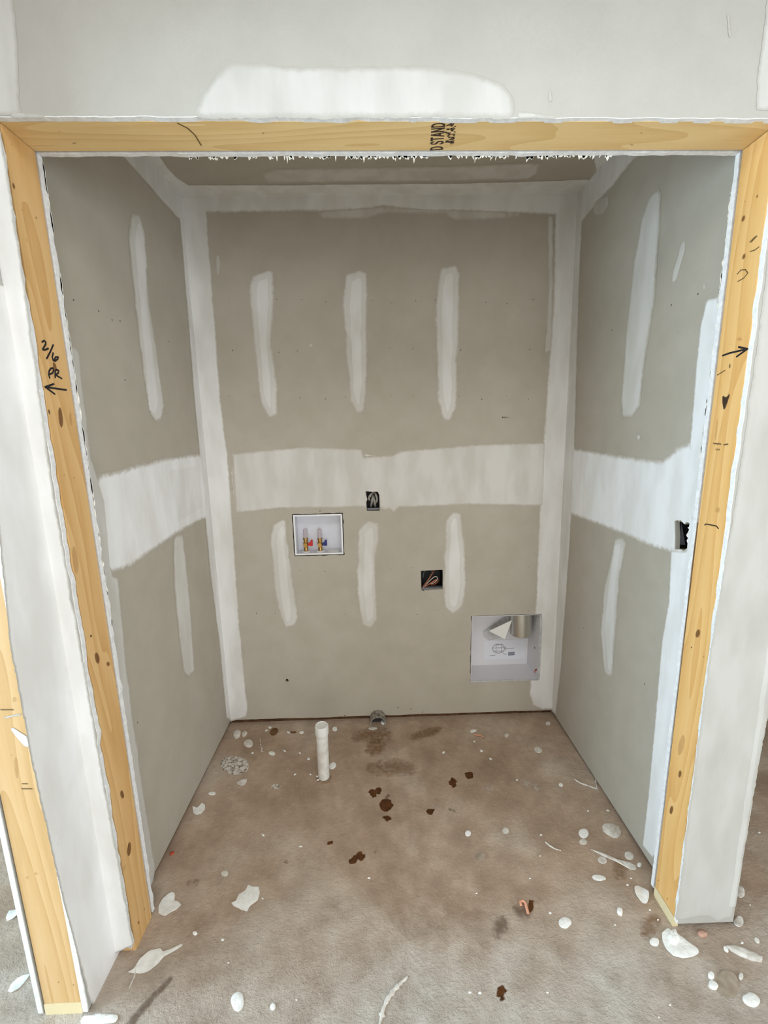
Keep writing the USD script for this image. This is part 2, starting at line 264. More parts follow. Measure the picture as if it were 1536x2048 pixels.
mottled('clay_lump', lin(186, 138, 116), lin(204, 168, 150), 80.0, .9, .6, 240); plain('red_scrap', lin(186, 74, 44), .6); mottled('bark_scrap', lin(92, 66, 42), lin(124, 92, 60), 90.0, .9)
plain('speck', lin(104, 96, 84), .9); plain('nail_head', lin(60, 44, 30), .6); plain('window_frame', lin(230, 230, 228), .5)
plain('clay_ring', lin(206, 150, 120), .9)

# ------------------------------------------------------------------ planes of the building
D, ZC, XL, XR, SLANT = 0.975, 2.4364, -0.839, 0.8333, 0.00375
BACK = Plane((0, D, 0), (1, 0, 0), (0, 0, 1), (0, -1, 0))
LEFT = Plane((XL, 0, 0), (0, 1, 0), (0, 0, 1), (1, 0, 0))
RIGHT = Plane((XR, 0, 0), (0, 1, 0), (-0.007, 0, 1), (-1, 0, 0))
CEIL = Plane((0, 0, ZC), (1, 0, 0), (0, 1, 0), (0, 0, -1))
FLOOR = Plane((0, 0, 0), (1, 0, 0), (0, 1, 0), (0, 0, 1))
FRONT = Plane((0, -0.0127 + .003, 0), (1, SLANT, 0), (0, 0, 1), (0, -1, 0))
HL, HR = 2.0855, 2.0791
HEAD = Plane((-.8, 0, HL), (1, 0, (HR - HL) / 1.594), (0, 1, 0), (0, 0, -1))
LJ = Plane((-.7883, 0, 0), (0, 1, 0), (-.0060, 0, 1), (1, 0, 0))
RJ = Plane((.7883, 0, 0), (0, 1, 0), (.00275, 0, 1), (-1, 0, 0))
SIDE = Plane((-.8364, 0, 0), (0, 1, 0), (0, 0, 1), (1, 0, 0))
POST_Y = -.1286
POST = Plane((0, POST_Y, 0), (1, 0, 0), (0, 0, 1), (0, -1, 0))
T = 0.0127
BACK.corners = ((0, XL, -1), (0, lambda uv: XR - .007 * uv[:, 1], 1), (1, ZC, 1))
LEFT.corners = RIGHT.corners = ((0, D, 1), (1, ZC, 1))
CEIL.corners = ((0, XL, -1), (0, XR - .017, 1), (1, D, 1))
FRONT.corners = ((0, -.8364, -1),); SIDE.corners = ((0, -.0159, 1),)
def lj_x(z): return -.7883 - .0060 * z
def rj_x(z): return .7883 + .00275 * z
def head_z(x): return HL + (HR - HL) / 1.594 * (x + .8)

# ------------------------------------------------------------------ floor and ceiling
R = ROOM
floor = obj('floor', bx(R['x0'] - .2, R['x1'] + .2, R['y0'] - .2, R['y1'] + .2, -.1, 0), 'concrete', label='dusty stained concrete slab', kind='structure')
ceiling = group_of('ceiling', 'drywall ceiling with taped joints', kind='structure')
obj('drywall_sheet', CEIL.slab(sbox(R['x0'] - .2, R['y0'] - .2, R['x1'] + .2, R['y1'] + .2).difference(sbox(-.65, -1.5, .95, -.5)), T), 'drywall_paper', ceiling)
sk = group_of('window_3', 'skylight shaft in the ceiling of the room', kind='structure')
obj('frame', CEIL.slab(sbox(-.7, -1.55, 1.0, -.45).difference(sbox(-.65, -1.5, .95, -.5)), .12, -T - .0005), 'box_white', sk)

# ------------------------------------------------------------------ closet back wall
def hole(plane, px): return Polygon(plane.px(px)).buffer(0)
WASH = BACK.px([(586, 1030), (684, 1028), (687, 1108), (590, 1111)]); VENT = BACK.px([(942, 1234), (1077, 1228), (1080, 1357), (943, 1365)])
def rect_of(uv): c = np.asarray(uv); return (c[[0, 3], 0].mean(), c[[1, 2], 0].mean(), c[[2, 3], 1].mean(), c[[0, 1], 1].mean())
WASHR, VENTR = rect_of(WASH), rect_of(VENT)
OUT1 = [(732, 983), (744, 984), (746, 986), (748, 984), (755, 984), (758, 990), (759, 1021), (734, 1021), (733, 1004), (735, 1000), (733, 990)]
OUT2 = [(842, 1142), (863, 1141), (885, 1140), (886, 1178), (849, 1180), (847, 1182), (843, 1180)]
def rough_box(r, g, seed):
    x0, x1, z0, z1 = r[0] - g, r[1] + g, r[2] - g, r[3] + g
    return Polygon(ragged((x0, z0), (x1, z0), .0012, .006, seed) + ragged((x1, z0), (x1, z1), .0012, .006, seed + 1) + ragged((x1, z1), (x0, z1), .0012, .006, seed + 2) + ragged((x0, z1), (x0, z0), .0012, .006, seed + 3)).buffer(0)
holes = unary_union([rough_box(WASHR, .0045, 1), rough_box(VENTR, .003, 5), hole(BACK, OUT1).buffer(.001), hole(BACK, OUT2).buffer(.001), Point(*BACK.px([(574, 1361)])[0]).buffer(.008, 3)])
wb = group_of('wall_back', 'grey drywall back wall of the closet with joint compound strips', kind='structure')
SEAM = 1.22
x0, x1 = XL - T, XR + T - .004
lower = Polygon(ragged((x0, .025), (x1, .021), .0015, .02, 11) + [(x1, SEAM), (x0, SEAM)]).difference(holes)
upper = sbox(x0, SEAM + .001, x1, ZC - .001).difference(holes)
obj('drywall_sheet', BACK.slab(upper, T), 'drywall_paper', wb); obj('drywall_sheet', BACK.slab(lower, T), 'drywall_paper', wb)
obj('sole_plate', bx(x0, x1, D + T + .001, D + T + .14, 0, .038), 'plate_brown', wb, label='dark brown bottom plate showing under the drywall')
obj('rear_sheathing', bx(XL - .12, XR + .13, D + .172, D + .185, 0, ZC - .001), 'drywall_paper_hall', wb)
mud = lambda plane, pts, parent, matn='mud', name='joint_compound_strip', **k: patch(name, plane, pts, matn, parent, **k)
def cut_coat(plane, pts, m, name, par, hol, **k):   # a coat that leaves an opening free
    full = Polygon(plane.snap(plane.px(pts))).buffer(0); uv = full.difference(hol)
    for g in getattr(uv, 'geoms', [uv]): patch(name, plane, list(g.exterior.coords)[:-1], m, par, px=False, outer=full, cut=hol, **k)
mudb = lambda pts, m, name, **k: cut_coat(BACK, pts, m, name, wb, unary_union([hole(BACK, OUT1).buffer(.003), sbox(VENTR[0] - .004, VENTR[2] - .004, VENTR[1] + .004, VENTR[3] + .004)]), **k)
S = lambda pts, dx: [(x + dx, y) for x, y in pts]
for pts in ([(505, 548), (535, 538), (549, 540), (551, 600), (544, 680), (556, 770), (557, 830), (537, 840), (518, 800), (505, 680), (497, 600), (498, 565)],
            [(690, 548), (718, 538), (737, 546), (736, 640), (736, 780), (730, 824), (712, 830), (698, 800), (690, 700), (683, 610)],
            [(880, 534), (914, 527), (922, 545), (918, 700), (915, 815), (900, 846), (885, 840), (873, 800), (869, 640), (872, 570)],
            [(545, 1048), (566, 1036), (574, 1040), (580, 1110), (590, 1180), (598, 1235), (590, 1253), (570, 1258), (553, 1215), (545, 1150), (538, 1080)],
            [(715, 1060), (735, 1040), (758, 1045), (760, 1080), (752, 1115), (754, 1180), (757, 1240), (742, 1258), (722, 1250), (712, 1180)],
            [(890, 1040), (905, 1022), (924, 1024), (932, 1100), (935, 1170), (926, 1215), (905, 1232), (888, 1215), (884, 1170), (888, 1090)]):
    mud(BACK, pts, wb, 'mud_wash', feather=.022, wob=.006)
    c = np.mean(pts, 0); mud(BACK, [tuple(c + (np.array(p) - c) * (.70, .93)) for p in pts], wb, 'mud_core', name='joint_compound_core', feather=.02, wob=.006)
mudb([(462, 905), (600, 892), (727, 896), (729, 912), (785, 908), (802, 900), (940, 888), (1092, 883), (1090, 1014), (940, 1011), (800, 1017), (788, 1027), (778, 1019), (720, 1016), (560, 1019), (470, 1028)], 'mud_wash', 'seam_compound', feather=.022, wob=.004)
mudb([(462, 930), (600, 912), (727, 908), (785, 912), (860, 915), (940, 906), (1092, 900), (1090, 990), (940, 994), (880, 1000), (790, 998), (720, 1004), (560, 1000), (468, 1010)], 'mud_over', 'seam_compound', feather=.035)
mud(BACK, [(375, 394), (415, 396), (416, 450), (428, 600), (442, 800), (456, 905), (466, 1040), (480, 1250), (497, 1420), (494, 1434), (463, 1446), (450, 1350), (430, 1150), (405, 800), (385, 520)], wb, 'mud', 'corner_compound', feather=.014)
mudb([(1108, 392), (1151, 389), (1147, 450), (1133, 713), (1120, 1050), (1104, 1420), (1084, 1420), (1064, 1412), (1057, 1390), (1060, 1330), (1070, 1200), (1076, 1040), (1085, 880), (1093, 760), (1105, 600)], 'mud', 'corner_compound', feather=.02)
mud(BACK, [(1095, 430), (1108, 432), (1105, 700), (1088, 710), (1096, 600)], wb, 'mud_thin', 'corner_compound', feather=.012)
mud(BACK, [(376, 395), (760, 390), (1151, 388), (1150, 432), (1108, 433), (1000, 428), (900, 425), (850, 426), (770, 416), (700, 424), (620, 425), (415, 429), (380, 425)], wb, 'mud', 'ceiling_joint_compound', feather=.022)
mud(BACK, [(625, 420), (770, 410), (1000, 420), (1085, 425), (1000, 441), (905, 443), (890, 432), (770, 428), (735, 440), (680, 441), (645, 440)], wb, 'mud_thin', 'ceiling_joint_compound', feather=.022)
for c, w, h in (((436, 530), 5, 22), ((1117, 1180), 6, 26), ((770, 1012), 10, 8), ((622, 690), 5, 4)):
    mud(BACK, [(c[0] + w * math.cos(a), c[1] + h * math.sin(a)) for a in np.linspace(0, 6.28, 14)[:-1]], wb, 'mud_thin', 'compound_dab', feather=.006, step=.004, grid=.006)
specks = []
for y in (603, 700, 795, 1138, 1224):
    for x in range(462, 1110, 46):
        if rng.random() < .8:
            u = BACK.px([(x + rng.uniform(-6, 6), y + rng.uniform(-5, 5))])[0]
            if not holes.buffer(.01).contains(Point(*u)): specks.append(Point(*u).buffer(rng.uniform(.0016, .0028), 3))
for x, y in ((822, 1418), (796, 1415), (845, 1424), (689, 1431), (1005, 835), (640, 1022)): specks.append(Point(*BACK.px([(x, y)])[0]).buffer(.003, 3))
obj('pin_hole', cat_(*[BACK.slab(p, .0004, .0005) for p in specks]), 'speck', wb, kind='stuff', label='rows of tiny grey pin holes across the back drywall')
patch('scuff_mark', BACK, [(1003, 832), (1028, 834), (1030, 837), (1005, 838)], 'stain_faint', wb, feather=.004, step=.004, grid=.006)

# ------------------------------------------------------------------ closet side walls
wl = group_of('wall_left', 'grey drywall left wall of the closet', kind='structure')
obj('drywall_sheet', LEFT.slab(Polygon([(.1095, .016), (D - .0005, .020), (D - .0005, SEAM), (.1095, SEAM)]), T), 'drywall_paper', wl)
obj('drywall_sheet', LEFT.slab(sbox(.1095, SEAM + .001, D - .0005, ZC - .001), T), 'drywall_paper', wl)
obj('sole_plate', bx(XL - T - .09, XL - T - .001, .10, D, 0, .038), 'plate_brown', wl)
obj('rear_sheathing', bx(-.9638, -.9511, -.1286, D + .171, 0.004, ZC - .001), 'drywall_paper_hall', wl)
for pts in ([(262, 425), (279, 424), (291, 470), (298, 600), (316, 713), (329, 814), (323, 840), (312, 848), (300, 830), (292, 790), (277, 680), (259, 512), (255, 470)],
            [(348, 1072), (366, 1066), (373, 1130), (380, 1200), (386, 1282), (390, 1345), (375, 1357), (366, 1345), (358, 1282), (349, 1200), (345, 1110)]):
    mud(LEFT, pts, wl, 'mud_wash', feather=.022, wob=.006); c = np.mean(pts, 0)
    mud(LEFT, [tuple(c + (np.array(p) - c) * (.75, .95)) for p in pts], wl, 'mud_core', name='joint_compound_core', feather=.02)
mud(LEFT, [(188, 950), (240, 936), (280, 925), (330, 914), (405, 903), (418, 1036), (370, 1060), (262, 1135), (228, 1147), (195, 1150)], wl, 'mud_bright', 'seam_compound', feather=.03, wob=.006)
mud(LEFT, [(330, 930), (398, 920), (412, 1020), (352, 1060), (340, 1000)], wl, 'mud_on_mud', 'seam_compound', feather=.03)
mud(LEFT, [(376, 395), (356, 412), (372, 600), (388, 800), (402, 950), (420, 1150), (437, 1280), (452, 1438), (463, 1452), (440, 1150), (412, 900), (390, 600)], wl, 'mud', 'corner_compound', feather=.02)
def band(plane, pxs, closing, m, name, par, **k): patch(name, plane, [tuple(p) for p in plane.px(pxs)] + closing, m, par, px=False, **k)
band(LEFT, [(228, 296), (240, 308), (300, 375), (330, 410), (355, 437), (372, 447)], [(D + .03, 2.30), (D + .03, ZC + .03), (.12, ZC + .03)], 'mud', 'ceiling_joint_compound', wl, feather=.014)
mud(LEFT, [(130, 688), (148, 690), (158, 703), (164, 760), (183, 915), (212, 1000), (225, 1150), (237, 1155), (250, 1300), (263, 1413), (290, 1600), (312, 1735), (303, 1775), (285, 1775), (200, 1200), (150, 850)], wl, 'mud_wash', 'edge_compound', feather=.016)

wr = group_of('wall_right', 'grey drywall right wall of the closet', kind='structure')
SWB = [(1351, 1043), (1356, 1041), (1358, 1044), (1361, 1041), (1368, 1048), (1371, 1049), (1374, 1045), (1379, 1047), (1378, 1053), (1375, 1055), (1378, 1059), (1376, 1064), (1372, 1070), (1374, 1074), (1376, 1076), (1373, 1081), (1375, 1087), (1374, 1096), (1368, 1101), (1362, 1098), (1351, 1098), (1352, 1075)]
swh = hole(RIGHT, SWB)
obj('drywall_sheet', RIGHT.slab(Polygon([(.1095, .012), (D - .0005, .017), (D - .0005, SEAM), (.1095, SEAM)]).difference(swh), T), 'drywall_paper', wr)
obj('drywall_sheet', RIGHT.slab(sbox(.1095, SEAM + .001, D - .0005, ZC - .001), T), 'drywall_paper', wr)
obj('sole_plate', bx(XR + T + .001, XR + T + .088, .10, D, 0, .038), 'plate_brown', wr)
obj('rear_sheathing', bx(.9456, .9583, 0.004, D + .171, 0.02, ZC - .001), 'drywall_paper_hall', wr)
for pts in ([(1297, 395), (1316, 372), (1324, 380), (1322, 430), (1310, 600), (1292, 713), (1284, 780), (1282, 812), (1265, 835), (1243, 838), (1242, 800), (1252, 660), (1266, 530), (1282, 440)],
            [(1228, 1078), (1245, 1070), (1254, 1085), (1240, 1160), (1235, 1230), (1226, 1350), (1218, 1358), (1208, 1345), (1200, 1260), (1207, 1180)]):
    mud(RIGHT, pts, wr, 'mud_wash', feather=.022, wob=.006); c = np.mean(pts, 0)
    mud(RIGHT, [tuple(c + (np.array(p) - c) * (.75, .95)) for p in pts], wr, 'mud_core', name='joint_compound_core', feather=.02)
mudr = lambda pts, m, name, **k: cut_coat(RIGHT, pts, m, name, wr, swh.buffer(.002), **k)
mudr([(1145, 893), (1240, 908), (1325, 918), (1355, 892), (1385, 878), (1395, 900), (1395, 1100), (1360, 1112), (1340, 1108), (1300, 1095), (1230, 1065), (1138, 1030)], 'mud_bright', 'seam_compound', feather=.03, wob=.004)
mud(RIGHT, [(1152, 389), (1166, 432), (1160, 560), (1155, 720), (1150, 900), (1143, 1050), (1133, 1200), (1122, 1350), (1112, 1432), (1104, 1428), (1116, 1050), (1133, 713), (1147, 450)], wr, 'mud', 'corner_compound', feather=.02)
band(RIGHT, [(1300, 292), (1280, 312), (1250, 345), (1222, 380), (1200, 402), (1165, 446)], [(D + .03, 2.29), (D + .03, ZC + .03), (.12, ZC + .03)], 'mud', 'ceiling_joint_compound', wr, feather=.02)
mud(RIGHT, [(1190, 400), (1216, 392), (1218, 410), (1205, 428), (1195, 432), (1186, 425)], wr, 'mud_faint', 'compound_dab', feather=.006, step=.006)
mudr([(1440, 590), (1412, 598), (1400, 650), (1392, 720), (1380, 870), (1372, 960), (1366, 1036), (1376, 1044), (1410, 1044), (1440, 800)], 'mud_bright', 'edge_compound', feather=.014)
mudr([(1341, 1100), (1337, 1200), (1323, 1281), (1310, 1435), (1296, 1588), (1284, 1690), (1306, 1718), (1330, 1700), (1360, 1400), (1385, 1150), (1400, 1030), (1378, 1036), (1374, 1060), (1372, 1102)], 'mud_bright', 'edge_compound', feather=.012)
for pts in ([(1360, 492), (1371, 470), (1371, 500), (1354, 560), (1343, 568), (1345, 545)], [(1406, 568), (1413, 566), (1412, 580), (1406, 582)], [(1272, 870), (1281, 868), (1282, 880), (1274, 882)]):
    mud(RIGHT, pts, wr, 'mud_thin', 'compound_dab', feather=.007, step=.006, grid=.008)
for pl, par, spots in ((LEFT, wl, [(224, 640), (197, 622), (240, 642), (147, 600), (307, 690), (338, 683), (250, 760), (275, 1445)]), (RIGHT, wr, [(1064, 600), (1343, 610), (1396, 588), (1224, 660), (1167, 1256), (1289, 1368), (1095, 700)])):
    obj('pin_hole', cat_(*[pl.slab(Point(*pl.px([p])[0]).buffer(.0025, 3), .0004, .0006) for p in spots]), 'speck', par, kind='stuff')

# ceiling compound
band(CEIL, [(370, 369), (450, 369), (560, 369), (700, 367), (900, 366), (1060, 362), (1176, 357)], [(XR + .02, D + .03), (XL - .03, D + .03)], 'mud', 'joint_compound_strip', ceiling, feather=.010)
band(CEIL, [(318, 306), (338, 337), (357, 357), (384, 372)], [(XL + .03, D + .03), (XL - .03, D + .03), (XL - .03, .12)], 'mud', 'joint_compound_strip', ceiling, feather=.010)
band(CEIL, [(1168, 362), (1186, 313), (1190, 304)], [(XR + .02, .12), (XR + .02, D + .03), (XR - .05, D + .03)], 'mud', 'joint_compound_strip', ceiling, feather=.010)
mud(CEIL, [(520, 347), (545, 336), (700, 334), (900, 330), (1060, 324), (1083, 326), (1078, 348), (1058, 361), (900, 364), (700, 366), (530, 368)], ceiling, 'mud_thin', 'joint_compound_strip', feather=.03)

# ------------------------------------------------------------------ front wall around the opening
wf = group_of('wall_front', 'drywall front wall with the rough closet opening', kind='structure')
def f_u(x): return x / math.sqrt(1 + SLANT ** 2) * (1 + SLANT ** 2)
XO = .9583
def edge_sheet(poly, line, label=None):   # a sheet whose sawn edge shows its white core
    core = LineString(line).buffer(.0014, cap_style=2).intersection(poly)
    obj('drywall_sheet', FRONT.slab(poly.difference(core), T), 'drywall_paper_hall', wf)
    obj('cut_edge', FRONT.slab(core, T - .0003, .0), 'gypsum_edge', wf, label='white sawn gypsum edge')
top_edge = ragged((XO, head_z(XO)), (-.8364, head_z(-.8364)), .0012, .010, 21)
edge_sheet(Polygon([(-.8364, ZC - .001), (XO, ZC - .001)] + top_edge).buffer(0), top_edge)
le = ragged((-.8364, .050), (lj_x(.03) - .002, .028), .002, .006, 22) + ragged((lj_x(.03) - .001, .03), (lj_x(2.07) - .001, head_z(-.8) - .0005), .0018, .010, 23)
edge_sheet(Polygon([(-.8364, .050)] + le + [(-.8364, head_z(-.836) - .0005)]).buffer(0), le)
re2 = ragged((rj_x(2.07) + .001, head_z(.79) - .0005), (rj_x(.02) + .001, .024), .0012, .014, 24)
edge_sheet(Polygon([(XO, .022), (XO, head_z(XO) - .0005)] + re2).buffer(0), re2)
yb0, yb1 = .0965, .1085
BFR = Plane((0, yb0, 0), (1, 0, 0), (0, 0, 1), (0, -1, 0))
obj('closet_side_drywall', BFR.slab(Polygon([(XL - T, ZC - .001), (XR, ZC - .001)] + [(XR, head_z(XR))] + ragged((XR, head_z(XR)), (XL - T, head_z(XL)), .0010, .008, 31)), yb1 - yb0), 'gypsum_edge', wf)
obj('closet_side_drywall', BFR.slab(Polygon([(XL - T, .012), (XL - T, head_z(XL) - .001)] + ragged((lj_x(2.07), head_z(-.8) - .0005), (lj_x(.01), .006), .0012, .008, 32)), yb1 - yb0), 'gypsum_edge', wf)
zsp = RJ.px([(1392, 1045)])[0][1]
obj('closet_side_drywall', BFR.slab(Polygon([(XR, .012), (XR, head_z(XR) - .001)] + ragged((rj_x(2.07), head_z(.8) - .0005), (rj_x(zsp), zsp), .0010, .008, 33) + ragged((rj_x(zsp) + .001, zsp - .01), (rj_x(.1) + .001, .10), .001, .01, 34) + [(rj_x(.1), .09), (rj_x(0), .02)]), yb1 - yb0), 'gypsum_edge', wf)
# torn paper along the cut edges, hanging from the header and down the left edge
fz = []
r_ = np.random.default_rng(5)
for x in np.concatenate([r_.uniform(-.47, .50, 120), r_.uniform(-.2, .45, 30)]):
    L = r_.uniform(.002, .008) * (1 if r_.random() < .85 else 2.0); w = r_.uniform(.0015, .0055); z = head_z(x); s = r_.uniform(-.004, .004)
    pg = Polygon([(x - w, z + .001), (x + w, z + .001), (x + w * .7 + s * .5, z - L * .5), (x + s, z - L), (x - w * .6 + s * .4, z - L * .4)]).buffer(0)
    fz.append(BFR.slab(pg, .0008, -(yb1 - yb0) - .0008))
obj('torn_paper', cat_(*fz), 'torn_paper', wf, kind='stuff', label='ragged white paper shreds hanging under the header')
fz = []
for z in r_.uniform(.95, 2.06, 70):
    L = r_.uniform(.0008, .0030); h = r_.uniform(.008, .03); x = lj_x(z)
    fz.append(BFR.slab(Polygon([(x - .001, z + h), (x - .001, z - h), (x + L * .5, z - h * .5), (x + L, z + r_.uniform(-.3, .3) * h), (x + L * .4, z + h * .5)]).buffer(0), .0008, -(yb1 - yb0) - .0008))
for z in r_.uniform(1.3, 2.05, 30):
    L = r_.uniform(.0008, .0025); h = r_.uniform(.004, .018); x = rj_x(z)
    fz.append(BFR.slab(Polygon([(x + .001, z + h), (x + .001, z - h), (x - L * .5, z - h * .5), (x - L, z), (x - L * .4, z + h * .5)]).buffer(0), .0008, -(yb1 - yb0) - .0008))
obj('torn_paper', cat_(*fz), 'torn_paper', wf, kind='stuff', label='ragged white paper along the upright cut edges')
mud(FRONT, [(392, 215), (378, 226), (372, 236), (700, 238), (1030, 237), (1028, 192), (1005, 166), (950, 146), (880, 136), (770, 131), (640, 133), (520, 128), (470, 123), (446, 134), (420, 162), (402, 188)], wf, 'mud_hall', 'joint_compound_strip', feather=.018, wob=.006, label='broad white compound patch over the opening')
mud(FRONT, [(-50, -60), (24, -40), (34, 60), (37, 150), (40, 205), (46, 233), (-60, 236)], wf, 'mud_hall', 'corner_compound', feather=.012)
u0 = FRONT.px([(1519, 120)])[0][0]
patch('corner_compound', FRONT, [(u0 + .003, ZC), (u0 - .002, 2.3), (u0 + .002, 2.092), (.86, 2.088), (.918, 2.02), (.925, 1.0), (.93, .07), (XO, .07), (XO, ZC)], 'mud_hall', wf, feather=.012, px=False)
for pts in ([(1098, 180), (1104, 178), (1106, 206), (1099, 204)], [(1452, 30), (1458, 28), (1462, 76), (1456, 78)], [(1036, 224), (1110, 230), (1112, 237), (1036, 237)], [(20, 222), (90, 228), (90, 236), (20, 236)]):
    mud(FRONT, pts, wf, 'mud_hall', 'compound_dab', feather=.006, step=.005, grid=.007)
right_face = [(1350, 1842), (1378, 1838), (1398, 1834), (1420, 1834), (1434, 1846), (1446, 1838), (1454, 1836), (1466, 1834), (1480, 1750), (1536, 1430), (1620, 900), (1700, 240), (1560, 250), (1525, 600), (1470, 1000), (1420, 1300), (1380, 1600)]
mud(FRONT, right_face, wf, 'mud_hall_thin', 'joint_compound_strip', feather=.014, wob=.004, label='thin compound skim on the narrow wall end right of the opening')
mud(FRONT, [(-62, 250), (0, 250), (60, 640), (110, 1000), (180, 1400), (268, 1890), (240, 1915), (170, 1500), (70, 950)], wf, 'mud_return', 'corner_compound', feather=.010, label='compound in the corner left of the opening')

# rough timber of the opening
tf = group_of('timber_frame', 'bare pine two-by-four framing lining the closet opening', 'door frame')
hb = obj('header_board', HEAD.slab(sbox(-.035, .001, 1.64, .089), .088), 'pine_header', tf, label='horizontal pine header over the opening')
def jamb(pl, z0, z1, side): return pl.slab(sbox(.003 if side < 0 else .005, z0, .0890, z1), .038)
jl = obj('jamb_stud', jamb(LJ, .0, HL - .0015, -1), 'pine_left', tf, label='left pine jamb with black marker writing')
jr = obj('jamb_stud', jamb(RJ, .036, HR - .0015, 1), 'pine_right', tf, label='right pine jamb with a marker arrow')
RJ2 = Plane((.7868, 0, 0), (0, 1, 0), (.00275, 0, 1), (-1, 0, 0))
obj('sole_plate', RJ2.slab(sbox(.004, .0, .090, .0345), .016), 'plate_end', tf, label='pale sawn end of the bottom plate')
obj('sole_plate', bx(.805, .944, .012, .088, 0, .0345), 'plate_brown', tf, label='dark bottom plate under the wall end')
obj('backing_stud', RJ.slab(Polygon([(.0892, .30), (.0902, .30), (.0958, zsp - .06), (.0950, zsp), (.0892, zsp)]), .03, -.0012), 'stud_shadow', tf, label='dark brown edge of the stud behind the right jamb')
def ell(cx, cy, w, h, rot=0, n=14): 
    a = np.linspace(0, 2 * math.pi, n, endpoint=False); c, s = math.cos(rot), math.sin(rot)
    return [(cx + w / 2 * math.cos(t) * c - h / 2 * math.sin(t) * s, cy + w / 2 * math.cos(t) * s + h / 2 * math.sin(t) * c) for t in a]
def knots(plane, parent, items):
    for cx, cy, w, h, rot, m in items:
        patch('knot', plane, ell(cx, cy, w, h, rot), m, parent, feather=.004, step=.003, grid=.004, wob=.001, height=.0001, base=.00025)
knots(LJ, jl, [(24, 289, 4, 9, -.3, 'knot_dark'), (27, 372, 7, 18, -.3, 'knot_dark'), (43, 420, 4, 7, -.4, 'knot_dark'), (72, 435, 5, 9, -.3, 'knot_dark'), (53, 480, 6, 14, -.2, 'knot_light'), (109, 733, 9, 22, -.25, 'knot_dark'), (121, 835, 11, 46, -.1, 'knot_dark'), (141, 838, 8, 32, -.1, 'knot_light'), (98, 824, 5, 30, -.15, 'knot_black'), (128, 951, 4, 6, 0, 'knot_black'), (148, 956, 4, 6, 0, 'knot_black'),
               (182, 1272, 6, 8, 0, 'knot_black'), (194, 1316, 11, 26, -.15, 'knot_dark'), (216, 1328, 8, 12, 0, 'knot_dark'), (200, 1263, 3, 4, 0, 'knot_black'), (244, 1589, 9, 20, -.1, 'knot_dark'), (258, 1698, 9, 32, .1, 'knot_dark'), (249, 1735, 5, 18, .3, 'knot_light'), (289, 1818, 4, 8, 0, 'knot_black'), (277, 1845, 5, 10, 0, 'knot_dark'), (150, 1120, 14, 60, -.1, 'knot_light')])
knots(RJ, jr, [(1515, 392, 6, 11, .4, 'knot_dark'), (1487, 437, 8, 18, .4, 'knot_dark'), (1488, 513, 8, 16, .35, 'knot_dark'), (1490, 403, 7, 5, 0, 'knot_dark'), (1476, 385, 8, 5, .5, 'knot_dark'), (1498, 291, 8, 14, .5, 'knot_light'), (1480, 678, 14, 10, 0, 'knot_light'), (1460, 732, 5, 14, .1, 'knot_black'), (1462, 688, 4, 6, 0, 'knot_dark'), (1436, 1020, 12, 14, .3, 'knot_light'),
               (1396, 1267, 11, 20, .2, 'knot_dark'), (1383, 1295, 4, 6, 0, 'knot_black'), (1408, 1314, 4, 6, 0, 'knot_black'), (1360, 1548, 8, 18, .1, 'knot_dark'), (1343, 1620, 9, 20, .1, 'knot_dark'), (1363, 1490, 14, 46, .2, 'knot_light'), (1317, 1761, 4, 6, 0, 'knot_black'), (1335, 1797, 4, 6, 0, 'knot_black'), (1433, 860, 6, 70, .12, 'knot_light')])
patch('pitch_streak', RJ, [(1443, 772), (1447, 790), (1452, 794), (1459, 786), (1465, 766), (1468, 768), (1461, 790), (1452, 816), (1447, 824), (1444, 806)], 'knot_black', jr, feather=.003, step=.003, grid=.004, wob=.0008, height=.0001)
knots(HEAD, hb, [(119, 262, 6, 6, 0, 'knot_dark'), (148, 286, 12, 5, 0, 'knot_dark'), (526, 266, 8, 5, 0, 'knot_dark'), (1283, 265, 8, 5, 0, 'knot_dark'), (1263, 289, 12, 5, .2, 'knot_dark'), (916, 269, 6, 3, 0, 'knot_dark')])
stroke('grain_check', HEAD, [[(355, 246), (375, 256), (390, 270), (402, 290)]], .0026, 'pencil', hb)
stroke('marker_writing', LJ, [[(84, 684), (88, 681), (91, 684), (91, 688), (85, 699), (89, 700), (96, 697)], [(106, 690), (100, 704), (93, 717)], [(106, 706), (104, 714), (106, 721), (110, 722), (115, 718), (116, 714), (111, 714), (108, 720)],
    [(99, 756), (97, 749), (98, 742), (101, 737), (105, 736), (107, 740), (105, 746), (98, 749)], [(110, 755), (110, 742), (113, 739), (117, 741), (116, 746), (111, 750), (123, 757)]], .0038, 'ink', jl, 'black handwriting 2/6 PR')
stroke('marker_arrow', LJ, [[(90, 774), (132, 780)], [(107, 768), (90, 774), (109, 788)]], .0042, 'ink', jl, 'black arrow pointing to the room')
stroke('marker_arrow', RJ, [[(1446, 711), (1460, 706), (1495, 698)], [(1478, 694), (1495, 698), (1474, 713)]], .0042, 'ink', jr, 'black arrow pointing to the room')
stroke('pencil_mark', RJ, [[(1500, 484), (1510, 474), (1514, 472), (1503, 484)], [(1475, 548), (1482, 540), (1491, 539), (1496, 546), (1488, 556), (1476, 563)], [(1435, 750), (1450, 741)], [(1501, 503), (1510, 500), (1518, 494)]], .0022, 'pencil', jr)
stroke('staple', RJ, [[(1410, 1050), (1412, 1048), (1433, 1052), (1437, 1057)]], .0030, 'nail_head', jr, 'thin dark staple bridging the right jamb')
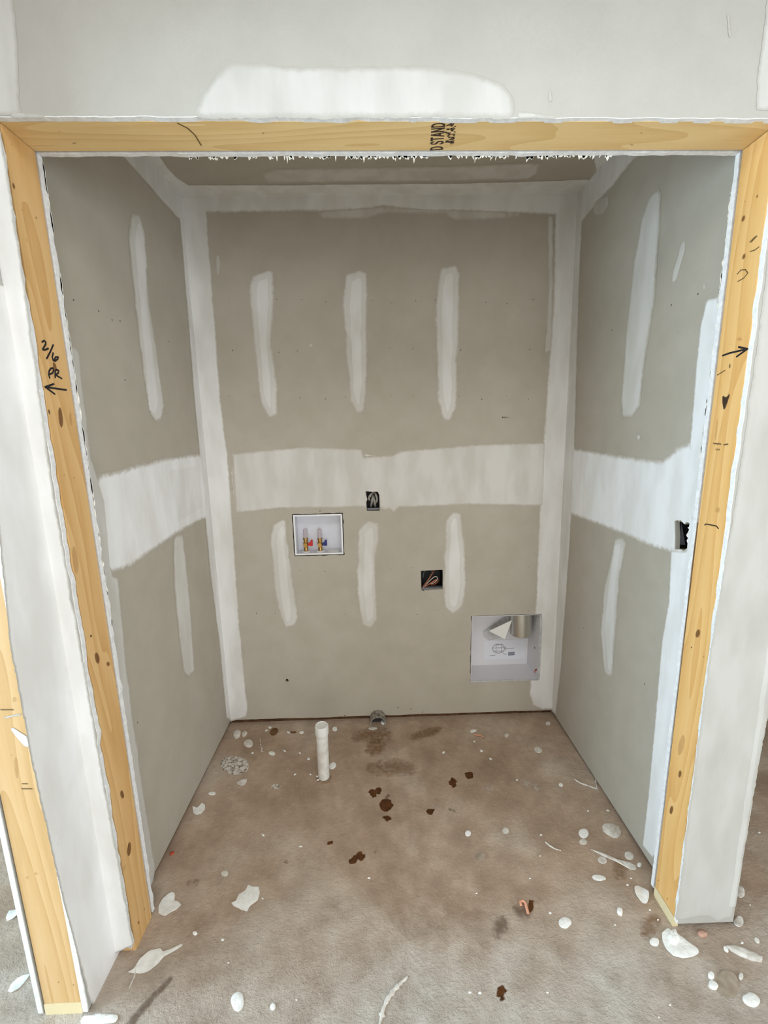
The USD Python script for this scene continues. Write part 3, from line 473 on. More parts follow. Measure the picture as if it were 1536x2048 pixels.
# grade stamp on the header (reads upwards): D STAND, then smaller worn lines
st = meshkit.text_mesh('D STAND', .0135, .0004, bold=True)
def stamp(px0, px1, mesh, flip=1):
    a, b = HEAD.px([px0, px1]); d = (b - a); L = np.linalg.norm(d); d /= L; up = np.array([-d[1], d[0]])
    if up[0] > 0: up = -up
    v = mesh.vertices.copy(); s = L / (v[:, 0].max() - v[:, 0].min()); v[:, 0] -= v[:, 0].min()
    uv = a + np.outer(v[:, 0] * s, d) + np.outer(v[:, 1] * 2.0, up)
    P = HEAD.to3(uv, .0002 + v[:, 2]); q = trimesh.Trimesh(P, mesh.faces, process=False)
    if q.volume < 0: q.invert()
    return q
obj('grade_stamp', stamp((885, 299), (890, 245), st), 'stamp_ink', hb, label='dark ink lumber stamp reading STAND')
worn = []
for k in range(26):
    u, v = rng.random(), rng.random(); x = 890 + 14 * u; y = 246 + 40 * v
    worn.append(Polygon(HEAD.px([(x, y), (x + rng.uniform(2, 6), y - .4), (x + rng.uniform(2, 5), y + rng.uniform(.8, 2)), (x - .5, y + 1.4)])).buffer(.0004))
for k in range(30):
    u, v = rng.random(), rng.random(); x = 903 + 8 * u - 6 * v; y = 246 + 44 * v
    worn.append(Polygon(HEAD.px([(x, y), (x + rng.uniform(1, 5), y - .3), (x + rng.uniform(1, 4), y + 1), (x - .3, y + .9)])).buffer(.0002))
obj('grade_stamp', HEAD.slab(unary_union(worn), .0003, .0005), 'stamp_ink', hb, kind='stuff')
tick = [LineString(RJ.px([(1427 + k * 3.2, 886 + k * .2), (1429 + k * 3.2, 888 + k * .2)])).buffer(.0012) for k in range(5)] + [LineString(RJ.px([(1448 + k * 3, 889 - k * .6), (1450 + k * 3, 890 - k * .6)])).buffer(.0013) for k in range(3)] + [LineString(RJ.px([(1432 + k * 3, 898), (1433 + k * 3, 900)])).buffer(.001) for k in range(3)]
obj('grade_stamp', RJ.slab(unary_union(tick), .0003, .0005), 'pencil', jr, kind='stuff')

# ------------------------------------------------------------------ left doorway beside the closet
PE = Plane((0, POST_Y - .0032, 0), (1, 0, 0), (0, 0, 1), (0, -1, 0))
ws = group_of('wall_doorway', 'short drywall return left of the closet ending in a doorway', kind='structure')
fy = -.0127 + SLANT * -.8364
obj('drywall_sheet', SIDE.slab(Polygon([(POST_Y, .006), (fy - .0005, .030), (fy - .0005, ZC - .001)] + ragged((POST_Y, ZC - .001), (POST_Y, .006), .0016, .010, 41)[0:]), T), 'drywall_paper_hall', ws)
obj('drywall_sheet', bx(-.9638, -.9511, POST_Y, POST_Y + .001 - .0012 + .0001, .03, .031) if False else bx(-.9638, -.9515, -.1305, -.1287, .006, ZC - .001), 'gypsum_edge', ws)
obj('cut_edge', PE.slab(Polygon([(-.8491, .006), (-.8491, 2.2)] + ragged((-.8367, 2.2), (-.8367, .006), .0008, .012, 44)), .0030), 'gypsum_edge', ws, label='white sawn gypsum edge')
mud(SIDE, [(20, 1300), (28, 1340), (62, 1520), (110, 1740), (180, 2010), (196, 2012), (236, 1922), (190, 1650), (130, 1300), (62, 900), (0, 560), (-40, 560), (-20, 900)], ws, 'mud_return', 'corner_compound', feather=.010, wob=.002)
post = obj('wall_stud', bx(-.9458, -.8515, POST_Y + .001, POST_Y + .039, .034, 2.02), 'pine_post', label='pale pine stud closing the end of the wall left of the closet', cat='stud')
obj('sole_plate', bx(-.9455, -.8515, POST_Y - .0015, POST_Y + .10, 0, .033), 'plate_end', ws, label='pale bottom plate end under the left stud')
def kn(items):
    for cx, cy, w, h, rot, m in items: patch('knot', Plane((0, POST_Y + .001, 0), (1, 0, 0), (0, 0, 1), (0, -1, 0)), ell(cx, cy, w, h, rot), m, post, feather=.004, step=.003, grid=.004, wob=.001, height=.0001)
kn([(6, 1354, 4, 4, 0, 'knot_black'), (9, 1363, 4, 4, 0, 'knot_black'), (29, 1399, 13, 14, 0, 'knot_light'), (23, 1510, 5, 5, 0, 'knot_dark'), (117, 1964, 5, 6, 0, 'knot_black'), (147, 1970, 5, 6, 0, 'knot_black'), (72, 1747, 10, 9, 0, 'knot_light'), (54, 1755, 9, 9, 0, 'knot_light'), (33, 1535, 12, 50, -.1, 'knot_light')])
PF = Plane((0, POST_Y + .001, 0), (1, 0, 0), (0, 0, 1), (0, -1, 0))
for k, pts in enumerate(([(16, 1451), (20, 1450), (55, 1472), (61, 1498), (48, 1492), (30, 1470)], [(5, 1435), (30, 1428), (46, 1427), (40, 1431), (10, 1437)])):
    patch('plaster_smear', PF, pts, 'mud', post, feather=.004, step=.004, grid=.006, wob=.001)
obj('grade_stamp', PF.slab(unary_union([LineString(PF.px([(x, y), (x + 2.2, y + .6)])).buffer(.0011) for x, y in [(45 + 2.8 * k, 1567) for k in range(4)] + [(44 + 3 * k, 1577) for k in range(7)] + [(2 + 3.2 * k, 1419) for k in range(8)]]), .0003, .0006), 'pencil', post, kind='stuff')

# outer rooms (behind the camera and to the sides), only their shells
def wall(name, mesh, label): return obj(name, mesh, 'drywall_paper_hall', label=label, kind='structure')
# side wall goes on behind the doorway
wall('wall_side', cat_(bx(-.951, -.8364, R['y0'], -1.25, 0, ZC - .001), bx(-.951, -.8364, -1.2499, POST_Y - .003, 2.12, ZC - .001)), 'drywall wall left of the viewer, beyond the doorway')
def wall_with_window(name, axis, at, a0, a1, w0, w1, z0, z1, th, label):
    pg = sbox(a0, 0, a1, ZC - .001).difference(sbox(w0, z0, w1, z1)); pl = Plane((0, at, 0), (1, 0, 0), (0, 0, 1), (0, 1, 0)) if axis == 'x' else Plane((at, 0, 0), (0, 1, 0), (0, 0, 1), (1, 0, 0))
    return wall(name, pl.slab(pg, th), label), pl
wall_with_window('wall_rear', 'x', R['y0'], R['x0'] - .11, R['x1'] + .11, -.75, 1.85, .25, 2.25, .12, 'room wall with the window behind the viewer')
wall_with_window('wall_far_left', 'y', R['x0'], R['y0'], R['y1'], -1.9, -.1, .15, 2.15, .12, 'outer wall with the window of the left room')
wall_with_window('wall_far_right', 'y', R['x1'] + .12, R['y0'], R['y1'], -3.1, -1.1, .3, 2.1, .12, 'plain drywall wall of the right room')
wall('wall_far', bx(R['x0'] - .11, R['x1'] + .11, R['y1'], R['y1'] + .12, 0, ZC - .001), 'plain drywall wall beyond the closet')
def window(n, axis, at, w0, w1, z0, z1):
    g = group_of(f'window_{n}', 'white window frame', kind='structure'); t = .05
    def b(a0, a1, c0, c1): return bx(a0, a1, at - .03, at + .03, c0, c1) if axis == 'x' else bx(at - .03, at + .03, a0, a1, c0, c1)
    obj('frame', cat_(b(w0, w0 + t, z0, z1), b(w1 - t, w1, z0, z1), b(w0 + t, w1 - t, z0, z0 + t), b(w0 + t, w1 - t, z1 - t, z1), b((w0 + w1) / 2 - t / 2, (w0 + w1) / 2 + t / 2, z0 + t, z1 - t)), 'window_frame', g)
window(1, 'x', R['y0'] - .01, -.75, 1.85, .25, 2.25); window(2, 'y', R['x0'] - .01, -1.9, -.1, .15, 2.15)
window(4, 'y', R['x1'] + .01, -3.1, -1.1, .3, 2.1)

# ------------------------------------------------------------------ things on the back wall
def open_box(r, y0, depth, t, rim=0.0, radius=0.0):
    """an open-fronted box let into the wall: (x0, x1, z0, z1), front at y0"""
    x0, x1, z0, z1 = r
    return cat_(bx(x0, x0 + t, y0, y0 + depth, z0, z1), bx(x1 - t, x1, y0, y0 + depth, z0, z1), bx(x0 + t, x1 - t, y0, y0 + depth, z0, z0 + t), bx(x0 + t, x1 - t, y0, y0 + depth, z1 - t, z1), bx(x0 + t, x1 - t, y0 + depth - t, y0 + depth, z0 + t, z1 - t))
wx0, wx1, wz0, wz1 = WASHR
wob = group_of('washer_outlet_box', 'white plastic washer supply box recessed in the back wall with two brass valves', 'outlet box')
obj('box_shell', open_box(WASHR, D + .006, .078, .003), 'box_white', wob)
rim = .0075
obj('rim', cat_(bx(wx0, wx1, D + .001, D + .006, wz1 - rim, wz1), bx(wx0, wx1, D + .001, D + .006, wz0, wz0 + rim), bx(wx0, wx0 + rim, D + .001, D + .006, wz0 + rim, wz1 - rim), bx(wx1 - rim, wx1, D + .001, D + .006, wz0 + rim, wz1 - rim)), 'box_rim', wob)
yv = D + .045
VP_ = Plane((0, yv, 0), (1, 0, 0), (0, 0, 1), (0, -1, 0))
for k, (cx, col, lab) in enumerate(((612, 'red_plastic', 'brass valve with red lever'), (640.5, 'blue_plastic', 'brass valve with blue lever'))):
    x = VP_.px([(cx, 1095)])[0][0]; z0 = wz0 + .003; zt = VP_.px([(cx, 1058)])[0][1]; zb = VP_.px([(cx, 1076)])[0][1]
    za = z0 + .006
    pr = [(0, za), (.0105, za), (.0105, za + .008), (.0095, za + .010), (.0095, za + (zb - za) * .35), (.0125, za + (zb - za) * .38), (.0125, za + (zb - za) * .62), (.0095, za + (zb - za) * .66), (.0095, zb - .008), (.0128, zb - .007), (.0128, zb), (0, zb)]
    vb = obj('valve', cat_(lathe(pr, 20, at=(x, yv, 0)), lathe([(0, 0), (.010, 0), (.010, .006), (.004, .0065), (.004, .004), (0, .004)], 16, 'y', (x, yv - .018, za + (zb - za) * .5)).apply_scale(1)), 'brass', wob, smooth=40, label=lab)
    obj('hose_stub', lathe([(0, zb), (.0095, zb), (.0098, zt - .003), (.008, zt), (0, zt)], 20, at=(x, yv, 0)), 'clear_tube', vb, smooth=40, label='pale capped stub on top of the valve')
    zl = za + (zb - za) * .5
    lev = Polygon([(x + .011, zl - .006), (x + .030, zl - .008), (x + .034, zl - .006), (x + .034, zl + .020), (x + .026, zl + .022), (x + .023, zl + .014), (x + .011, zl + .004)])
    obj('lever', Plane((0, yv - .004, 0), (1, 0, 0), (0, 0, 1), (0, -1, 0)).slab(lev, .008), col, vb, label=('red' if k == 0 else 'blue') + ' shut-off lever')
    obj('collar', lathe([(0, z0), (.019, z0), (.018, z0 + .005), (.011, z0 + .0065), (0, z0 + .0065)], 24, at=(x, yv, 0)), 'box_rim', vb, smooth=30)
xk = VP_.px([(667, 1100)])[0][0]
obj('drain_cap', lathe([(0, wz0 + .003), (.031, wz0 + .003), (.031, wz0 + .007), (.028, wz0 + .009), (.010, wz0 + .009), (.008, wz0 + .006), (0, wz0 + .006)], 28, at=(xk, yv, 0)), 'pvc_white', wob, smooth=30, label='round white knock-out cap')

def bez(*p, n=14):
    p = np.asarray(p, float); t = np.linspace(0, 1, n)[:, None]
    while len(p) > 1 and p.ndim == 2: 
        q = [np.repeat(a[None], n, 0) for a in p]
        while len(q) > 1: q = [a * (1 - t) + b * t for a, b in zip(q, q[1:])]
        return q[0]
# small single outlet box with folded cable
r1 = rect_of(BACK.px([(734, 985), (758, 985), (758, 1020), (734, 1020)])); r1 = (r1[0] - .003, r1[1] + .003, r1[2] - .002, r1[3] + .004)
ob = group_of('outlet_box', 'narrow black outlet box with folded grey cable, above the washer supply box', 'outlet box')
obj('box_shell', open_box(r1, D + T + .0006, .07, .003), 'black_plastic', ob)
cx, cz = (r1[0] + r1[1]) / 2, (r1[2] + r1[3]) / 2
obj('box_lip', bx(r1[0] + .003, r1[1] - .003, D + .006, D + T + .012, r1[2] + .002, r1[2] + .010), 'grey_plastic', ob)
obj('cable', tube(bez((cx + .004, D + .07, r1[3] - .008), (cx + .004, D + .010, r1[3] - .002), (cx - .032, D + .006, cz + .012), (cx - .016, D + .03, cz + .002)), .0062, 8), 'cable_sheath', ob, smooth=True)
obj('cable', tube(bez((cx + .004, D + .07, r1[3] - .010), (cx + .008, D + .004, cz + .048), (cx + .030, D + .006, cz + .002), (cx + .012, D + .03, cz - .012)), .0055, 8), 'cable_sheath', ob, smooth=True)
obj('cable', tube(bez((cx, D + .06, cz + .024), (cx, D + .012, cz + .020), (cx - .006, D + .02, cz - .01), (cx - .012, D + .05, cz - .036)), .006, 8), 'cable_sheath', ob, smooth=True)
obj('cable', tube(bez((cx + .002, D + .05, cz + .020), (cx + .006, D + .012, cz + .004), (cx + .008, D + .016, cz - .02), (cx + .010, D + .05, cz - .036)), .006, 8), 'cable_sheath', ob, smooth=True)
# square box with copper wires
r2 = rect_of(BACK.px([(843, 1141), (885, 1140), (886, 1179), (844, 1180)])); r2 = (r2[0] - .003, r2[1] + .003, r2[2] - .004, r2[3] + .003)
db = group_of('dryer_outlet_box', 'square black outlet box with looped copper wires, lower middle of the back wall', 'outlet box')
obj('box_shell', open_box(r2, D + T + .0006, .075, .003), 'black_plastic', db)
cx, cz = (r2[0] + r2[1]) / 2, (r2[2] + r2[3]) / 2; hw = (r2[1] - r2[0]) / 2
obj('box_lip', bx(r2[0] + .003, r2[1] - .003, D + .008, D + T + .02, r2[2] + .002, r2[2] + .012), 'grey_plastic', db)
obj('wire', tube(bez((cx - hw * .85, D + .016, cz - hw * .75), (cx - hw * .3, D + .004, cz), (cx + hw * .2, D + .01, cz + hw * .8), (cx + hw * .35, D + .05, cz + hw * .9)), .0048, 8), 'wire_brown', db, smooth=True, label='thick brown wire')
obj('wire', tube(bez((cx - hw * .85, D + .014, cz - hw * .8), (cx, D + .002, cz + hw * .1), (cx + hw * .2, D + .006, cz + hw * .45), (cx + hw * .42, D + .006, cz + hw * .62), (cx + hw * .95, D + .01, cz + hw * .1), (cx + hw * .3, D + .01, cz - hw * .55), (cx - hw * .3, D + .02, cz - hw * .45), n=26), .0022, 7), 'wire_white', db, smooth=True, label='thin pale looped wire')
obj('wire', tube(bez((cx - hw * .8, D + .02, cz - hw * .85), (cx + hw * .2, D + .01, cz - hw * .2), (cx + hw * 1.1, D + .02, cz + hw * .7), (cx + hw * .7, D + .03, cz - hw * .8), (cx - hw * .1, D + .04, cz - hw * .7), n=22), .0038, 8), 'copper_wire', db, smooth=True, label='bare copper wire')
obj('wire', tube(bez((cx - hw * .75, D + .04, cz), (cx - hw * .7, D + .03, cz + hw * 1.2), (cx + hw * .0, D + .03, cz + hw * 1.1), (cx + hw * .1, D + .05, cz + hw * .3), n=18), .0018, 6), 'grey_plastic', db, smooth=True)
# switch box in the right wall
swu = np.array(swh.bounds); sc = RIGHT.to3([[(swu[0] + swu[2]) / 2, (swu[1] + swu[3]) / 2]])[0]
sw = group_of('switch_box', 'black hole of a switch box cut raggedly into the right closet wall', 'switch box')
y0_, y1_, z0_, z1_ = swu[0] - .002, swu[2] + .002, swu[1] - .002, swu[3] + .002; xa, xb = XR + T - .002, XR + T + .07
obj('box_shell', cat_(bx(xa, xb, y0_ - .003, y0_, z0_, z1_), bx(xa, xb, y0_, y1_ , z0_ - .003, z0_), bx(xa, xb, y0_, y1_, z1_, z1_ + .003), bx(xb - .003, xb, y0_, y1_, z0_, z1_)), 'black_plastic', sw)
obj('box_side', bx(xa, xb, y1_, y1_ + .002, z0_, z1_), 'black_plastic', sw)
obj('side_plate', Plane((0, y1_ - .0002, 0), (1, 0, 0), (0, 0, 1), (0, -1, 0)).slab(Polygon([(xa, z1_ - .012), (xa, z0_ + .012), (xa + .020, z0_ + .010), (xa + .006, z1_ - .03)]), .0015), 'blue_grey_plastic', sw, label='grey slanted plate inside the box')
# dryer vent box
vb_ = group_of('dryer_vent_box', 'square white metal dryer vent box recessed low in the back wall', 'vent box')
vx0, vx1, vz0, vz1 = VENTR; dep = .150
obj('box_shell', open_box(VENTR, D + .001, dep, .0025), 'steel_tray', vb_)
lipw = .008
obj('rim', cat_(bx(vx0 - .002, vx1 + .002, D - .0015, D + .0008, vz0 - .003, vz0 + lipw * .5), bx(vx1 - .002, vx1 + .010, D - .0015, D + .0008, vz0, vz1 - .02)), 'galvanised', vb_)
yd = D + .072
VD = Plane((0, yd, 0), (1, 0, 0), (0, 0, 1), (0, -1, 0))
xd = VD.px([(1041, 1270)])[0][0]; zd = Plane((0, yd - .054, 0), (1, 0, 0), (0, 0, 1), (0, -1, 0)).px([(1041, 1277)])[0][1]
obj('duct', lathe([(.0525, zd), (.054, zd), (.054, vz1 - .003), (.0525, vz1 - .003), (.0525, zd)], 40, at=(xd, yd, 0)), 'duct_metal', vb_, smooth=30, label='round shiny metal duct stub at the top')
BP = Plane((0, D + .001 + dep - .0025, 0), (1, 0, 0), (0, 0, 1), (0, -1, 0))
lab = obj('instruction_sheet', BP.slab(Polygon(BP.px([(968, 1281), (1050, 1278), (1050, 1317), (968, 1319)])), .0005, .001), 'label_white', vb_, label='white instruction sheet with a grey diagram')
pr = [Polygon(BP.px(ell(997, 1297, 24, 18, 0))).exterior.buffer(.002)] + [LineString(BP.px(l)).buffer(.0016) for l in ([(984, 1296), (1010, 1295)], [(986, 1302), (1008, 1302)], [(988, 1290), (1006, 1289)], [(992, 1287), (992, 1306)], [(1003, 1287), (1003, 1305)], [(1010, 1297), (1028, 1296)], [(980, 1311), (990, 1310)], [(1006, 1306), (1012, 1309)], [(1010, 1292), (1012, 1300)])]
obj('printing', BP.slab(unary_union(pr), .0003, .0015), 'print_grey', lab, kind='stuff')
obj('printing', BP.slab(Polygon(BP.px([(1016, 1304), (1029, 1303), (1029, 1310), (1016, 1311)])), .0003, .0015), 'print_blue', lab)
fl = Plane((0, D + .10, 0), (1, 0, 0), (0, 0, 1), (0, -1, 0)); fp = fl.px([(978, 1262), (1018, 1232), (1005, 1271)]); f3 = fl.to3(fp); f3[1] += [0, -.05, 0]; f3[2] += [0, -.04, 0]
fq = np.vstack([f3, f3 + [0, .0012, 0]]); fm = trimesh.Trimesh(fq, [[0, 1, 2], [5, 4, 3], [0, 3, 4], [0, 4, 1], [1, 4, 5], [1, 5, 2], [2, 5, 3], [2, 3, 0]], process=False); fm.fix_normals()
obj('film_flap', fm, 'film', vb_, label='triangular flap of peeled white film')
fp2 = BP.px([(966, 1262), (1010, 1234), (1014, 1240), (1006, 1274), (978, 1281), (967, 1272)])
obj('film_sheet', BP.slab(Polygon(fp2), .0006, .002), 'galvanised', vb_)
obj('screw', lathe([(0, 0), (.005, 0), (.004, .004), (0, .005)], 10, 'x', (vx1 - .003, D + .05, vz0 + (vz1 - vz0) * .42)), 'nail_head', vb_)
stroke('tape_scrap', Plane((vx1 - .0027, 0, 0), (0, 1, 0), (0, 0, 1), (-1, 0, 0)), [[(D + .01, vz0 + .05), (D + .03, vz0 + .035), (D + .035, vz0 + .02)]], .008, 'red_scrap', vb_, px=False)
crumb_pos = [(1014, 1348), (1024, 1354)]

# pipe stub sticking out of the wall foot, with mud on it
ps = group_of('pipe_stub', 'short muddy grey pipe stub poking out at the foot of the back wall', 'pipe', )
c = BACK.px([(756, 1440)])[0]; rr = .040
ann = Point(c[0], .016).buffer(rr, 16).difference(Point(c[0], .013).buffer(rr * .86, 16)).intersection(sbox(-9, .0005, 9, 9))
obj('pipe', Plane((0, D - .052, 0), (1, 0, 0), (0, 0, 1), (0, -1, 0)).slab(ann, .052 - .0008), 'conduit_muddy', ps, smooth=30)
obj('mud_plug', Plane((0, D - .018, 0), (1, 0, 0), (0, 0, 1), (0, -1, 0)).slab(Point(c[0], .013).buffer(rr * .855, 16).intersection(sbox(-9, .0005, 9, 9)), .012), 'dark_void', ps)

# white drain pipe standing on the slab
pb = FLOOR.px([(648, 1553)])[0]; rp = .0285
dpl = Plane((pb[0], pb[1], 0), CX * [1, 1, 0], (0, 0, 1), CAM - [pb[0], pb[1], 0]); ztop = Plane((0, pb[1], 0), (1, 0, 0), (0, 0, 1), (0, -1, 0)).px([(643, 1450)])[0]
tilt = ztop[0] - pb[0]
dp = group_of('drain_pipe', 'white plastic pipe with a cap standing upright on the closet floor', 'pipe')
def lean(m):
    m.vertices[:, 0] += pb[0] + tilt * m.vertices[:, 2] / ztop[1]; m.vertices[:, 1] += pb[1]; return m
hz = ztop[1]
obj('pipe', lean(lathe([(0, .0005), (rp * .86, .0005), (rp * .88, hz - .040), (0, hz - .040)], 32)), 'pvc_dusty', dp, smooth=30)
obj('cap', lathe([(0, 0), (rp, 0), (rp * 1.02, .002), (rp * 1.02, .034), (rp * .95, .039), (rp * .86, .0395), (rp * .82, .037), (0, .037)], 32, at=(0, 0, hz - .040)) if False else lean(lathe([(0, hz - .0398), (rp, hz - .0398), (rp * 1.02, hz - .036), (rp * 1.02, hz - .006), (rp * .95, hz - .001), (rp * .86, hz), (rp * .82, hz - .003), (0, hz - .003)], 32)), 'pvc_white', dp, smooth=30, label='white end cap')
patch('clay_ring', FLOOR, ell(648, 1557, 36, 24), 'stain_rust', floor, feather=.02)

# ------------------------------------------------------------------ stains, cracks and dust on the slab (marks of the floor itself)
for cx, cy, w, h, rot in ((743, 1587, 16, 18, .3), (757, 1583, 16, 16, 0), (773, 1610, 28, 26, 0), (774, 1596, 8, 16, .3), (774, 1637, 18, 13, .2), (906, 1567, 17, 22, -.2), (938, 1550, 18, 14, 0), (860, 1622, 16, 13, 0), (901, 1619, 10, 8, 0), (908, 1621, 10, 7, 0), (708, 1720, 20, 14, -.5), (722, 1712, 18, 18, 0), (1003, 1985, 20, 26, 0), (1000, 2000, 18, 18, 0), (1063, 1812, 14, 26, .2), (660, 1686, 14, 9, -.5), (571, 1723, 10, 8, 0), (751, 1704, 9, 9, 0)):
    patch('brown_stain', FLOOR, ell(cx, cy, w, h, rot), 'stain_brown' if w > 12 else 'stain_faint', floor, feather=.008, step=.0028, grid=.006, wob=.012, height=.0001, base=.0004)
for cx, cy, w, h, rot, m in ((1046, 1822, 40, 34, 0, 'stain_faint'), (1000, 1850, 38, 58, .2, 'stain_faint'), (745, 1470, 90, 36, -.1, 'stain_rust'), (852, 1466, 70, 22, -.3, 'stain_rust'), (750, 1495, 40, 40, 0, 'stain_rust'), (780, 1536, 110, 40, 0, 'stain_rust'), (388, 1770, 34, 20, -.2, 'stain_rust'),
        (1060, 1570, 44, 20, .3, 'dust_pale'), (980, 1580, 26, 22, 0, 'dust_pale'), (620, 1695, 26, 8, 0, 'stain_faint'), (1240, 1740, 40, 50, .3, 'stain_rust'), (1300, 1850, 40, 60, .5, 'stain_rust')):
    patch('floor_stain' if m != 'dust_pale' else 'dust_patch', FLOOR, ell(cx, cy, w, h, rot, 22), m, floor, feather=.05 if w > 80 else .02, step=.012, grid=.02, wob=.02, height=.0001, base=.0002)
def ridge(pxs, w, h, seed):
    """a low raised bead of dried compound along a line on the floor"""
    p = FLOOR.px(pxs); t = np.linspace(0, 1, len(p)); tt = np.linspace(0, 1, len(p) * 5); q = np.c_[np.interp(tt, t, p[:, 0]), np.interp(tt, t, p[:, 1])]
    d = np.gradient(q, axis=0); d /= np.linalg.norm(d, axis=1)[:, None]; n = np.c_[-d[:, 1], d[:, 0]]; r = np.random.default_rng(seed); ww = w * (1 + .3 * r.normal(size=len(q))) * np.sin(np.pi * np.clip(tt * .98 + .01, 0, 1)) ** .3
    v = []; k = 5
    for i in range(len(q)):
        for j, (s, z) in enumerate(((-1, 0), (-.6, .7), (0, 1), (.6, .7), (1, 0))): v.append([*(q[i] + n[i] * s * ww[i] / 2), .0004 + z * h])
    f = [[i * k + j, i * k + j + 1, (i + 1) * k + j] for i in range(len(q) - 1) for j in range(k)if j < k - 1] + [[i * k + j + 1, (i + 1) * k + j + 1, (i + 1) * k + j] for i in range(len(q) - 1) for j in range(k - 1)]
    f += [[i * k, (i + 1) * k, i * k + k - 1] for i in range(len(q) - 1)] + [[(i + 1) * k, (i + 1) * k + k - 1, i * k + k - 1] for i in range(len(q) - 1)]
    m = trimesh.Trimesh(v, f, process=False); m.fix_normals(); return m
patch('slab_crack', FLOOR, [(240, 2060), (262, 2030), (320, 1970), (372, 1925), (400, 1908), (404, 1912), (378, 1932), (328, 1982), (275, 2042), (256, 2066)], 'stain_faint', floor, feather=.008, step=.008, grid=.01, wob=.004, height=.0001)

# ------------------------------------------------------------------ loose scraps on the floor
def chip(outline, t, seed, curl=0.0):
    P = np.asarray(outline, float); n = len(P); c = P.mean(0); r = np.random.default_rng(seed)
    inn = c + (P - c) * .72; cc = c + (P - c) * .35; ext = np.abs(P - c).max()
    ax = r.normal(size=2); ax /= np.linalg.norm(ax)
    lift = lambda q: curl * ((q - c) @ ax / ext) ** 2
    hh = lambda q, k: k * t * (.9 + .2 * r.random(len(q)))
    rows = [np.c_[P, lift(P) * .6 + .0002], np.c_[P, lift(P) + hh(P, .55)], np.c_[inn, lift(inn) + hh(inn, 1.)], np.c_[cc, lift(cc) + hh(cc, 1.05)]]
    v = np.vstack(rows + [[[*c, lift(c[None])[0] + t]], [[*c, .0002 + lift(c[None])[0] * .6]]]); f = []
    for a in range(3):
        for i in range(n):
            j = (i + 1) % n; f += [[a * n + i, a * n + j, (a + 1) * n + i], [a * n + j, (a + 1) * n + j, (a + 1) * n + i]]
    for i in range(n):
        j = (i + 1) % n; f += [[3 * n + i, 3 * n + j, 4 * n], [j, i, 4 * n + 1]]
    return trimesh.Trimesh(v, f, process=False)
CHIP = [0]
def scrap(name, pxs, label, cat, t=.004, m='plaster', curl=0.0, wob=.004, group=None, step=.006):
    CHIP[0] += 1
    uv = FLOOR.px(pxs); x0, y0 = uv.min(0); x1, y1 = uv.max(0); size = max(x1 - x0, y1 - y0)
    ring = smooth_ring(uv, min(step, size / 8), min(wob, size * .10), 100 + CHIP[0], any(w in label for w in ('leaf', 'splat', 'heart', 'drip', 'fish', 'jagged', 'flakes', 'folded'))); pg = Polygon(ring)
    if not pg.exterior.is_ccw: ring = ring[::-1]
    c = ring.mean(0)
    return obj(name, chip(ring, t * .6, CHIP[0], curl), m, smooth=48, label=label, cat=cat, group=group, at=(c[0], c[1], 0))
E_ = ell
P_ = 'plaster_chip'
